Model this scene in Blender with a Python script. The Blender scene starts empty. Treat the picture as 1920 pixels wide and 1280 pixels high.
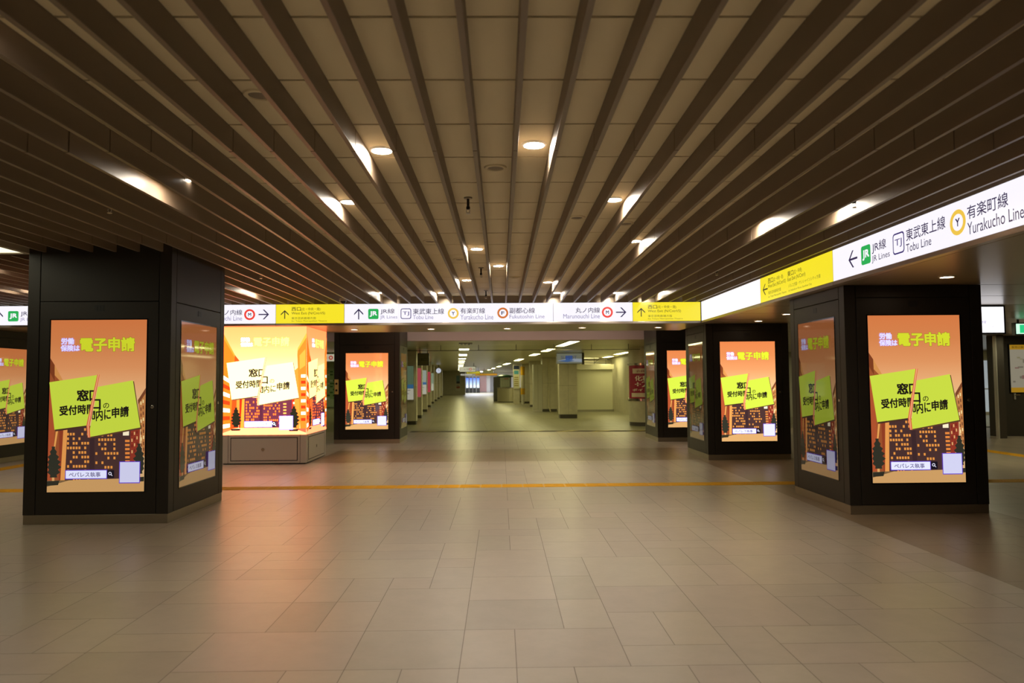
import bpy, math, random
from mathutils import Vector, Matrix
random.seed(7)
C = bpy.context.scene.collection
SC = bpy.context.scene

# ------------------------------------------------------------------ camera, world, exposure
def make_camera():
    F, p, yaw, r = 1390.06, .0523, .0153, -.0077
    cy, sy, cp, sp = math.cos(yaw), math.sin(yaw), math.cos(p), math.sin(p)
    f = Vector((sy*cp, cy*cp, sp)); rt = Vector((cy, -sy, 0)); up = rt.cross(f)
    c, s = math.cos(r), math.sin(r)
    r2 = c*rt + s*up; u2 = -s*rt + c*up
    cam = bpy.data.cameras.new('camera'); o = bpy.data.objects.new('camera', cam); C.objects.link(o)
    cam.sensor_width = 36; cam.lens = F/1920*36; cam.clip_end = 300; cam.clip_start = .05
    m = Matrix.Identity(4)
    for i in range(3):
        m[i][0] = r2[i]; m[i][1] = u2[i]; m[i][2] = -f[i]
    m.translation = (0, 0, 1.5)
    o.matrix_world = m
    cam.dof.use_dof = True; cam.dof.focus_distance = 8.0; cam.dof.aperture_fstop = 2.4
    SC.camera = o
make_camera()
w = bpy.data.worlds.new('world'); SC.world = w; w.use_nodes = True
w.node_tree.nodes['Background'].inputs[0].default_value = (.9, .75, .55, 1)
w.node_tree.nodes['Background'].inputs[1].default_value = .02
SC.view_settings.view_transform = 'Standard'; SC.view_settings.look = 'None'
SC.view_settings.exposure = 0.0; SC.view_settings.gamma = 1.0; SC.view_settings.use_curve_mapping = False

DOWN = 350.0      # radiance of the hall downlights
TUBE = 17.0       # radiance of the corridor light panels

# ------------------------------------------------------------------ helpers
def lin(c):
    def f(x):
        x /= 255.
        return x/12.92 if x <= .04045 else ((x+.055)/1.055)**2.4
    return tuple(f(x) for x in c[:3])

MATS = {}
def mat(name, col, rough=.5, metal=0., spec=.5, emit=None, es=0., noise=0., nscale=4., coat=0., bump=0.):
    if name in MATS: return MATS[name]
    m = bpy.data.materials.new(name); m.use_nodes = True; nt = m.node_tree; b = nt.nodes['Principled BSDF']
    b.inputs['Base Color'].default_value = (*col, 1); b.inputs['Roughness'].default_value = rough
    b.inputs['Metallic'].default_value = metal; b.inputs['Specular IOR Level'].default_value = spec
    b.inputs['Coat Weight'].default_value = coat
    if emit:
        b.inputs['Emission Color'].default_value = (*emit, 1); b.inputs['Emission Strength'].default_value = es
    if noise or bump:
        tc = nt.nodes.new('ShaderNodeTexCoord'); n = nt.nodes.new('ShaderNodeTexNoise')
        n.inputs['Scale'].default_value = nscale; n.inputs['Detail'].default_value = 5
        nt.links.new(tc.outputs['Object'], n.inputs['Vector'])
        if noise:
            mx = nt.nodes.new('ShaderNodeMix'); mx.data_type = 'RGBA'
            mx.inputs[6].default_value = (*[x*(1-noise) for x in col], 1)
            mx.inputs[7].default_value = (*[min(1, x*(1+noise)) for x in col], 1)
            nt.links.new(n.outputs['Fac'], mx.inputs[0]); nt.links.new(mx.outputs[2], b.inputs['Base Color'])
        if bump:
            bm = nt.nodes.new('ShaderNodeBump'); bm.inputs['Strength'].default_value = bump; bm.inputs['Distance'].default_value = .01
            nt.links.new(n.outputs['Fac'], bm.inputs['Height']); nt.links.new(bm.outputs[0], b.inputs['Normal'])
    MATS[name] = m; return m

def brushed(name, col, rough=.32, metal=.9):
    """steel with a fine vertical brush"""
    m = mat(name, col, rough, metal)
    nt = m.node_tree; b = nt.nodes['Principled BSDF']
    tc = nt.nodes.new('ShaderNodeTexCoord'); mp = nt.nodes.new('ShaderNodeMapping'); n = nt.nodes.new('ShaderNodeTexNoise')
    mp.inputs['Scale'].default_value = (60, 60, 1.2); n.inputs['Scale'].default_value = 3
    nt.links.new(tc.outputs['Object'], mp.inputs[0]); nt.links.new(mp.outputs[0], n.inputs['Vector'])
    mr = nt.nodes.new('ShaderNodeMapRange'); mr.inputs[3].default_value = rough*.75; mr.inputs[4].default_value = rough*1.35
    nt.links.new(n.outputs['Fac'], mr.inputs[0]); nt.links.new(mr.outputs[0], b.inputs['Roughness'])
    return m

def glow(name, strength, rough=.08, spec=.5):
    """screen / backlit face: the picture's own colours (face colours) shine, under glass"""
    if name in MATS: return MATS[name]
    m = bpy.data.materials.new(name); m.use_nodes = True; nt = m.node_tree; b = nt.nodes['Principled BSDF']
    b.inputs['Base Color'].default_value = (.01, .01, .01, 1); b.inputs['Roughness'].default_value = rough
    b.inputs['Specular IOR Level'].default_value = spec
    a = nt.nodes.new('ShaderNodeAttribute'); a.attribute_name = 'Col'
    nt.links.new(a.outputs['Color'], b.inputs['Emission Color']); b.inputs['Emission Strength'].default_value = strength
    MATS[name] = m; return m

def tinted(name, rough=.5, spec=.5, metal=0.):
    """printed matter: the face colours as the surface colour"""
    if name in MATS: return MATS[name]
    m = bpy.data.materials.new(name); m.use_nodes = True; nt = m.node_tree; b = nt.nodes['Principled BSDF']
    b.inputs['Roughness'].default_value = rough; b.inputs['Specular IOR Level'].default_value = spec; b.inputs['Metallic'].default_value = metal
    a = nt.nodes.new('ShaderNodeAttribute'); a.attribute_name = 'Col'
    nt.links.new(a.outputs['Color'], b.inputs['Base Color'])
    MATS[name] = m; return m

WL = {}
class MB:
    """collects faces; local (u,v,n) coordinates pass through the frame matrix M"""
    def __init__(s, M=None):
        s.v, s.f, s.mi, s.c, s.M = [], [], [], [], M
    def add(s, vs, fs, mi=0, col=None):
        b = len(s.v)
        for q in vs:
            q = Vector(q); s.v.append(s.M @ q if s.M else q)
        for f in fs:
            s.f.append([b+i for i in f]); s.mi.append(mi)
            if callable(col): s.c.append([col(vs[i]) for i in f])
            else: s.c.append([col or (1, 1, 1)]*len(f))
    def box(s, x0, y0, z0, x1, y1, z1, mi=0, col=None):
        vs = [(x0,y0,z0),(x1,y0,z0),(x1,y1,z0),(x0,y1,z0),(x0,y0,z1),(x1,y0,z1),(x1,y1,z1),(x0,y1,z1)]
        s.add(vs, [(3,2,1,0),(4,5,6,7),(0,1,5,4),(1,2,6,5),(2,3,7,6),(3,0,4,7)], mi, col)
    def poly(s, pts, n=0., col=None, mi=0):
        a = sum(p[0]*q[1]-q[0]*p[1] for p, q in zip(pts, pts[1:]+pts[:1]))
        if a < 0: pts = pts[::-1]
        s.add([(p[0], p[1], n) for p in pts], [list(range(len(pts)))], mi, col)
    def rect(s, x0, y0, x1, y1, n=0., col=None, mi=0):
        s.poly([(x0,y0),(x1,y0),(x1,y1),(x0,y1)], n, col, mi)
    def ring(s, cx, cy, r0, r1, n, col, k=40, mi=0, sx=1.):
        vs = []
        for i in range(k):
            t = 2*math.pi*i/k
            vs += [(cx+r0*math.cos(t)*sx, cy+r0*math.sin(t), n), (cx+r1*math.cos(t)*sx, cy+r1*math.sin(t), n)]
        s.add(vs, [(2*i, 2*i+1, (2*i+3) % (2*k), (2*i+2) % (2*k)) for i in range(k)], mi, col)
    def disc(s, cx, cy, r, n, col=None, k=40, mi=0):
        s.poly([(cx+r*math.cos(2*math.pi*i/k), cy+r*math.sin(2*math.pi*i/k)) for i in range(k)], n, col, mi)
    def rrect(s, x0, y0, x1, y1, r, n, col, mi=0):
        s.poly(rr(x0, y0, x1, y1, r), n, col, mi)
    def lathe(s, prof, k=32, cx=0, cy=0, mi=0, col=None, cap=True):
        vs, fs = [], []
        for (r, z) in prof:
            for i in range(k):
                t = 2*math.pi*i/k; vs.append((cx+r*math.cos(t), cy+r*math.sin(t), z))
        for j in range(len(prof)-1):
            for i in range(k):
                a, b = j*k+i, j*k+(i+1) % k; fs.append((a, b, b+k, a+k))
        if cap:
            fs.append(list(range(k))[::-1]); fs.append([(len(prof)-1)*k+i for i in range(k)])
        s.add(vs, fs, mi, col)
    def tube(s, pts, r, k=10, mi=0):
        pts = [Vector(p) for p in pts]; vs, fs = [], []
        for j, p in enumerate(pts):
            d = (pts[min(j+1, len(pts)-1)] - pts[max(j-1, 0)]).normalized()
            a = d.orthogonal().normalized() if j == 0 else (a - d*a.dot(d)).normalized()
            b = d.cross(a)
            for i in range(k):
                t = 2*math.pi*i/k; vs.append(p + a*r*math.cos(t) + b*r*math.sin(t))
        for j in range(len(pts)-1):
            for i in range(k):
                q, w_ = j*k+i, j*k+(i+1) % k; fs.append((q, w_, w_+k, q+k))
        fs.append(list(range(k))[::-1]); fs.append([(len(pts)-1)*k+i for i in range(k)])
        s.add(vs, fs, mi)
    def mesh(s, name, mats, org=Vector((0, 0, 0)), smooth=False):
        me = bpy.data.meshes.new(name)
        me.from_pydata([v-org for v in s.v], [], s.f)
        for m in (mats if isinstance(mats, (list, tuple)) else [mats]): me.materials.append(m)
        me.polygons.foreach_set('material_index', s.mi)
        if any(c != (1, 1, 1) for p in s.c for c in p):
            at = me.color_attributes.new('Col', 'FLOAT_COLOR', 'CORNER')
            at.data.foreach_set('color', [x for p in s.c for c in p for x in (*c, 1.0)])
        if smooth:
            me.polygons.foreach_set('use_smooth', [True]*len(s.f))
            try: me.set_sharp_from_angle(angle=math.radians(35))
            except Exception: pass
        me.update(); return me
    def build(s, name, mats, parent=None, org=None, smooth=False, bevel=0.):
        org = WL[parent.name] if parent else Vector(org or (0, 0, 0))
        o = bpy.data.objects.new(name, s.mesh(name, mats, org, smooth)); C.objects.link(o)
        WL[o.name] = org
        if parent: o.parent = parent
        else: o.location = org
        if bevel:
            b = o.modifiers.new('bevel', 'BEVEL'); b.width = bevel; b.segments = 2; b.limit_method = 'ANGLE'
        return o

def tag(o, label, cat, group=None):
    o['label'] = label; o['category'] = cat; o['kind'] = 'thing'
    if group: o['group'] = group
    return o
def thing(name, label, cat, loc, group=None):
    o = bpy.data.objects.new(name, None); C.objects.link(o); o.location = loc; o.empty_display_size = .1
    WL[o.name] = Vector(loc); return tag(o, label, cat, group)
def struct(name, mb, m, parent=None, **k):
    o = mb.build(name, m, parent, **k); o['kind'] = 'structure'; return o
def copy_tree(src, loc, label, group=None):
    r = src.copy(); C.objects.link(r); r.location = loc; r['label'] = label
    if group: r['group'] = group
    for ch in src.children:
        c = ch.copy(); C.objects.link(c); c.parent = r
        for g in ch.children:
            d = g.copy(); C.objects.link(d); d.parent = c
    return r

def frame(origin, u, v, n):
    m = Matrix.Identity(4)
    for i in range(3): m[i][0] = u[i]; m[i][1] = v[i]; m[i][2] = n[i]
    m.translation = origin; return m
X, Y, Z = Vector((1, 0, 0)), Vector((0, 1, 0)), Vector((0, 0, 1))

def rr(x0, y0, x1, y1, r):
    out = []
    for cx, cy, a0 in ((x1-r, y1-r, 0), (x0+r, y1-r, 90), (x0+r, y0+r, 180), (x1-r, y0+r, 270)):
        for k in range(7):
            t = math.radians(a0+15*k); out.append((cx+r*math.cos(t), cy+r*math.sin(t)))
    return out

TX = {}
def glyphs(s):
    """outline of a line of writing as flat triangles, scaled to the unit box"""
    if s in TX: return TX[s]
    cu = bpy.data.curves.new('writing', 'FONT'); cu.body = s; cu.resolution_u = 3
    o = bpy.data.objects.new('writing', cu); C.objects.link(o)
    dg = bpy.context.evaluated_depsgraph_get(); me = o.evaluated_get(dg).to_mesh()
    vs = [(v.co.x, v.co.y) for v in me.vertices]; fs = [list(p.vertices) for p in me.polygons]
    o.evaluated_get(dg).to_mesh_clear(); bpy.data.objects.remove(o); bpy.data.curves.remove(cu)
    x0, x1 = min(v[0] for v in vs), max(v[0] for v in vs); y0, y1 = min(v[1] for v in vs), max(v[1] for v in vs)
    dx, dy = max(x1-x0, 1e-6), max(y1-y0, 1e-6)
    TX[s] = ([((v[0]-x0)/dx, (v[1]-y0)/dy) for v in vs], fs); return TX[s]
def clip_half(P, fs, side):
    """keeps the part of the flat faces where side(x, y) >= 0"""
    ov, of = [], []
    for f in fs:
        q = [P[i] for i in f]; out = []
        for a, b in zip(q, q[1:]+q[:1]):
            da, db = side(*a), side(*b)
            if da >= 0: out.append(a)
            if (da >= 0) != (db >= 0):
                t = da/(da-db); out.append((a[0]+(b[0]-a[0])*t, a[1]+(b[1]-a[1])*t))
        if len(out) >= 3: of.append(list(range(len(ov), len(ov)+len(out)))); ov += out
    return ov, of
def text(mb, s, x0, y0, x1, y1, n, col, bold=0., mapf=None, mi=0, side=None):
    """writes s so that its ink fills the box; bold = stroke thickening as a fraction of the height"""
    vs, fs = glyphs(s)
    d = bold*(y1-y0)
    offs = [(0, 0)] if not bold else [(a, b) for a in (-d, 0, d) for b in (-d, 0, d)]
    for i, (a, b) in enumerate(offs):
        P = [(x0+p[0]*(x1-x0)+a, y0+p[1]*(y1-y0)+b) for p in vs]
        F = fs
        if side: P, F = clip_half(P, fs, side)
        if mapf: P = [mapf(*p) for p in P]
        if F: mb.add([(p[0], p[1], n+i*2e-5) for p in P], F, mi, col)

# ------------------------------------------------------------------ materials
M_tile = tinted('floor_tile', .36)
def finish_tile():
    nt = M_tile.node_tree; b = nt.nodes['Principled BSDF']; a = [n for n in nt.nodes if n.type == 'ATTRIBUTE'][0]
    tc = nt.nodes.new('ShaderNodeTexCoord'); n = nt.nodes.new('ShaderNodeTexNoise'); n.inputs['Scale'].default_value = 5; n.inputs['Detail'].default_value = 8
    n.inputs['Roughness'].default_value = .7
    nt.links.new(tc.outputs['Object'], n.inputs['Vector'])
    mr = nt.nodes.new('ShaderNodeMapRange'); mr.inputs[3].default_value = .84; mr.inputs[4].default_value = 1.12
    nt.links.new(n.outputs['Fac'], mr.inputs[0])
    mx = nt.nodes.new('ShaderNodeMix'); mx.data_type = 'RGBA'; mx.blend_type = 'MULTIPLY'; mx.inputs[0].default_value = 1
    nt.links.new(a.outputs['Color'], mx.inputs[6]); nt.links.new(mr.outputs[0], mx.inputs[7]); nt.links.new(mx.outputs[2], b.inputs['Base Color'])
    n2 = nt.nodes.new('ShaderNodeTexNoise'); n2.inputs['Scale'].default_value = 22; n2.inputs['Detail'].default_value = 3
    nt.links.new(tc.outputs['Object'], n2.inputs['Vector'])
    bm = nt.nodes.new('ShaderNodeBump'); bm.inputs['Strength'].default_value = .12; bm.inputs['Distance'].default_value = .004
    nt.links.new(n2.outputs['Fac'], bm.inputs['Height']); nt.links.new(bm.outputs[0], b.inputs['Normal'])
finish_tile()
M_grout = mat('grout', (.16, .13, .10), .8)
M_slat = mat('slat_bronze', (.20, .15, .105), .42, 0., .4)
M_panel = mat('ceiling_panel', (.84, .74, .50), .6, noise=.06, nscale=1.2)
M_void = mat('ceiling_void', (.03, .026, .02), .9)
M_pillar = mat('pillar_bronze_black', (.026, .021, .0155), .42, .0, .5)
M_core = mat('pillar_core', (.006, .005, .004), .7)
M_plinth = brushed('plinth_steel', (.42, .37, .28), .38)
M_steel = brushed('steel', (.72, .69, .62), .36, .5)
M_chrome = mat('chrome', (.7, .66, .58), .18, 1.)
M_black = mat('black_plastic', (.012, .012, .012), .4)
M_soffit = mat('soffit_metal', (.36, .30, .23), .28, .35)
M_trim = mat('sign_trim', (.50, .44, .38), .3, .5)
M_white = mat('white_metal', (.75, .73, .68), .45)
M_lens = mat('lamp_lens', (.9, .9, .9), .4, emit=(1., .89, .74), es=DOWN)
M_lens_soft = mat('lamp_lens_soffit', (.9, .9, .9), .4, emit=(1., .72, .5), es=24.)
M_tube = mat('light_panel_lens', (.9, .9, .9), .4, emit=(1., .93, .44), es=TUBE)
M_glow_w = glow('sign_face', 1.02, .25)
M_screen_gray = mat('screen_dark', (.01, .01, .012), .1)

# ------------------------------------------------------------------ floor
FZ = []
def tile_colour(x, y):
    k = random.uniform(.95, 1.05)
    if random.random() < .07: k *= .91
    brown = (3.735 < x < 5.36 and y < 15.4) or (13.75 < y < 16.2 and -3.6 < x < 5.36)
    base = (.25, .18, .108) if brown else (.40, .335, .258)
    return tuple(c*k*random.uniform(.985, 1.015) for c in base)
def build_floor():
    mb = MB(); a = .3; g = .0018
    x0, nx, y0, ny = -9.0+.072, 62, -1.2+.06, 78
    used = set()
    for j in range(ny):
        for i in range(nx):
            if (i, j) in used: continue
            opts = random.sample([(2, 2), (2, 2), (2, 1), (2, 1), (1, 2), (1, 2), (3, 2), (1, 1), (2, 3)], 9) + [(1, 1)]
            for (w_, h_) in opts:
                cells = [(i+p, j+q) for p in range(w_) for q in range(h_)]
                if all(c not in used and c[0] < nx and c[1] < ny for c in cells): break
            zone = lambda c: (3.73 < x0+a*(c[0]+.5) < 5.36, 13.75 < y0+a*(c[1]+.5) < 16.2)
            if len({zone(c) for c in cells}) > 1: cells = [(i, j)]; w_ = h_ = 1
            used.update(cells)
            X0, Y0 = x0+i*a, y0+j*a
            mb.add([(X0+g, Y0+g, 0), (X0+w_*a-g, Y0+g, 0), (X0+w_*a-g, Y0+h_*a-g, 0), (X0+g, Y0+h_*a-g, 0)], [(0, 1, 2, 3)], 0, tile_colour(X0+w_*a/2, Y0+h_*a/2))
    xe, ye = x0+nx*a, y0+ny*a
    def coarse(xa, xb, ya, yb, s):
        x = xa
        while x < xb-1e-4:
            y = ya; X1 = min(x+s, xb)
            while y < yb-1e-4:
                Y1 = min(y+s, yb)
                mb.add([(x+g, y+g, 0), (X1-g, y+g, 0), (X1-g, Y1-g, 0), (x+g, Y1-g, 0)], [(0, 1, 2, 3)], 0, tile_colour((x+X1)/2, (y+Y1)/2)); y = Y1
            x = X1
    coarse(-13, x0, -6, ye, .6); coarse(xe, 21, -6, ye, .6); coarse(x0, xe, -6, y0, .6)
    mb.add([(-13, -6, -.002), (21, -6, -.002), (21, ye, -.002), (-13, ye, -.002)], [(0, 1, 2, 3)], 1)
    struct('floor', mb, [M_tile, M_grout])
    # corridor floor: large plain tiles on the corridor's own axis
    m2 = MB(); ang = .056; s = .6
    ca, sa = math.cos(ang), math.sin(ang)
    def P(p, q): return (p*ca - q*sa, 22.2 + p*sa + q*ca, 0)
    random.seed(3)
    for i in range(-22, 36):
        for j in range(-3, 130):
            p0, q0 = i*s+.2, j*s
            cx, cy, _ = P(p0+.3, q0+.3)
            if not (ye-.9 < cy < 96 and -13 < cx < 21) or (cy > 45 and abs(cx+.06*(cy-22)) > 7): continue
            k = random.uniform(.93, 1.06)
            vs = [P(p0+.002, q0+.002), P(p0+s-.002, q0+.002), P(p0+s-.002, q0+s-.002), P(p0+.002, q0+s-.002)]
            vs = [(v[0], max(v[1], ye), -.0005) for v in vs]
            if max(v[1] for v in vs)-min(v[1] for v in vs) < .05: continue
            m2.add(vs, [(0, 1, 2, 3)], 0, (.27*k, .252*k, .152*k))
    m2.add([(-13, ye, -.003), (21, ye, -.003), (21, 97, -.003), (-13, 97, -.003)], [(0, 1, 2, 3)], 1)
    struct('floor_corridor', m2, [M_tile, M_grout])
build_floor()

# ------------------------------------------------------------------ hall ceiling with its slats
ZC, ZS, ZT = 3.06, 2.915, 3.059
def build_ceiling():
    mb = MB()
    y = 3.11-.668*14
    while y < 13.66:
        mb.box(-13, y+.010, ZC, 3.78, min(y+.658, 13.66), ZC+.02); y += .668
    mb.box(-13, -6.3, ZC+.03, 3.78, 13.66, ZC+.06, 1)
    ceil = struct('ceiling', mb, [M_panel, M_void])
    k = 0
    x = .100-.25*52
    while x < 3.66:
        segs = [(-6, 1.505), (1.515, 4.507), (4.517, 7.515), (7.525, 10.517), (10.527, 13.50)]
        cuts = []
        if -5.14 < x < -3.56: cuts.append((8.0, 9.75))
        if -6.45 < x < -5.10: cuts.append((3.4, 8.22))
        out = []
        for (a, b) in segs:
            parts = [(a, b)]
            for (c0, c1) in cuts:
                nx_ = []
                for (p, q) in parts:
                    if q <= c0 or p >= c1: nx_.append((p, q)); continue
                    if p < c0: nx_.append((p, c0))
                    if q > c1: nx_.append((c1, q))
                parts = nx_
            out += parts
        m = MB()
        for (a, b) in out: m.box(x-.014, a, ZS, x+.014, b, ZT)
        o = m.build('slat', M_slat, ceil, bevel=.0015); x += .25
build_ceiling()

# ------------------------------------------------------------------ soffits, walls, corridor shell
def build_shell():
    mb = MB(); mb.box(-13, 13.66, 2.527, 3.78, 15.55, 3.7)
    struct('trim_1', mb, M_soffit)                                   # dropped soffit over the back pillars
    mb = MB()
    ys = [-6, 8.16]+[8.16+1.15*k for k in range(1, 19)]
    for a, b in zip(ys[:-1], ys[1:]): mb.box(3.78 if b < 15.6 else 5.32, a+.012, 2.527, 21, b-.012, 2.56)
    mb.box(3.78, -6, 2.57, 21, 15.55, 3.2, 1); mb.box(5.32, 15.55, 2.57, 21, 30, 3.7, 1)
    mb.box(3.78, -6, 2.53, 3.80, 13.66, 3.2); mb.box(3.712, -6, 2.925, 3.78, 13.58, 3.06)
    struct('ceiling_right', mb, [M_soffit, M_void])
    mb = MB(); mb.box(-13, 15.55, 3.62, 6, 19.6, 3.7)
    struct('ceiling_gap', mb, mat('plain_ceiling', (.45, .40, .33), .7))
    mb = MB(); mb.box(-13, 19.6, 2.56, 6.0, 19.8, 3.7)
    struct('wall_bulkhead', mb, mat('mauve_wall', (.62, .47, .42), .6))
    mb = MB()
    # corridor ceiling, long metal panels across
    y = 19.8; k = 0
    while y < 96:
        mb.box(-13, y+.006, 2.56, 9.5, y+1.494, 2.59); y += 1.5
    mb.box(-13, 19.8, 2.6, 9.5, 97, 2.63, 1)
    struct('ceiling_corridor', mb, [mat('corridor_ceiling', (.52, .475, .27), .28, .3), M_void])
    mb = MB(); mb.box(-13.2, -6, 0, -13, 97, 3.2); struct('wall_left', mb, mat('wall_paint', (.30, .26, .20), .6))
    mb = MB(); mb.box(-13.2, -6.2, 0, 21, -6, 3.2); struct('wall_front', mb, MATS['wall_paint'])
    mb = MB(); mb.box(21, -6, 0, 21.2, 30, 3.2); struct('wall_right', mb, MATS['wall_paint'])
    mb = MB(); mb.box(5.6, 29, 0, 17.6, 29.2, 2.56); mb.box(20.2, 29, 0, 21, 29.2, 2.56); mb.box(17.6, 29, 2.2, 20.2, 29.2, 2.56)
    struct('wall_right_back', mb, mat('pale_wall', (.52, .49, .38), .5))
    mb = MB(); mb.box(5.46, 19.6, 0, 5.6, 37, 2.555); struct('wall_corridor_right', mb, mat('stone_wall', (.60, .56, .42), .5, noise=.15, nscale=3))
    mb = MB(); mb.box(2.75, 36.6, 0, 9.4, 36.8, 2.56); struct('wall_back', mb, MATS['stone_wall'])
    mb = MB(); mb.box(-13, 43, 0, -6.2, 43.2, 2.56); struct('wall_left_back', mb, mat('green_wall', (.42, .50, .38), .5))
    # far stretch of the corridor
    mb = MB(); mb.box(-7.2, 80, 0, -3.85, 80.3, 2.56); mb.box(-6.6, 43.2, 0, -6.4, 80, 2.56); struct('wall_end_left', mb, MATS['stone_wall'])
    mb = MB(); mb.box(-5.3, 94, 0, 4, 94.3, 2.56); struct('wall_end', mb, mat('white_wall', (.85, .85, .87), .5))
    mb = MB(); mb.box(2.2, 52.6, 0, 2.4, 94, 2.56); struct('wall_far_right', mb, MATS['stone_wall'])
    mb = MB(); mb.box(2.75, 36.8, 0, 2.95, 52.8, 2.56); struct('wall_recess', mb, MATS['stone_wall'])
build_shell()

# luminous ceiling panel at the upper left edge
def lum_panel():
    t = thing('luminous_ceiling_panel', 'flat white luminous panel in the slatted ceiling beside the nearest left pillar', 'ceiling light', (-5.76, 5.8, 2.92))
    mb = MB(); mb.box(-6.40, 3.45, 2.94, -5.125, 8.15, 3.06); mb.box(-6.40, 3.45, 2.92, -6.34, 8.15, 2.94); mb.box(-5.185, 3.45, 2.92, -5.125, 8.15, 2.94)
    mb.box(-6.34, 3.45, 2.92, -5.185, 3.51, 2.94); mb.box(-6.34, 8.09, 2.92, -5.185, 8.15, 2.94)
    mb.build('frame', mat('beige_frame', (.42, .36, .27), .5), t)
    mb = MB(); mb.box(-6.34, 3.51, 2.93, -5.185, 8.09, 2.938)
    mb.build('diffuser', mat('luminous_diffuser', (.8, .8, .7), .4, emit=(1., .95, .68), es=1.3), t)
lum_panel()

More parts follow.
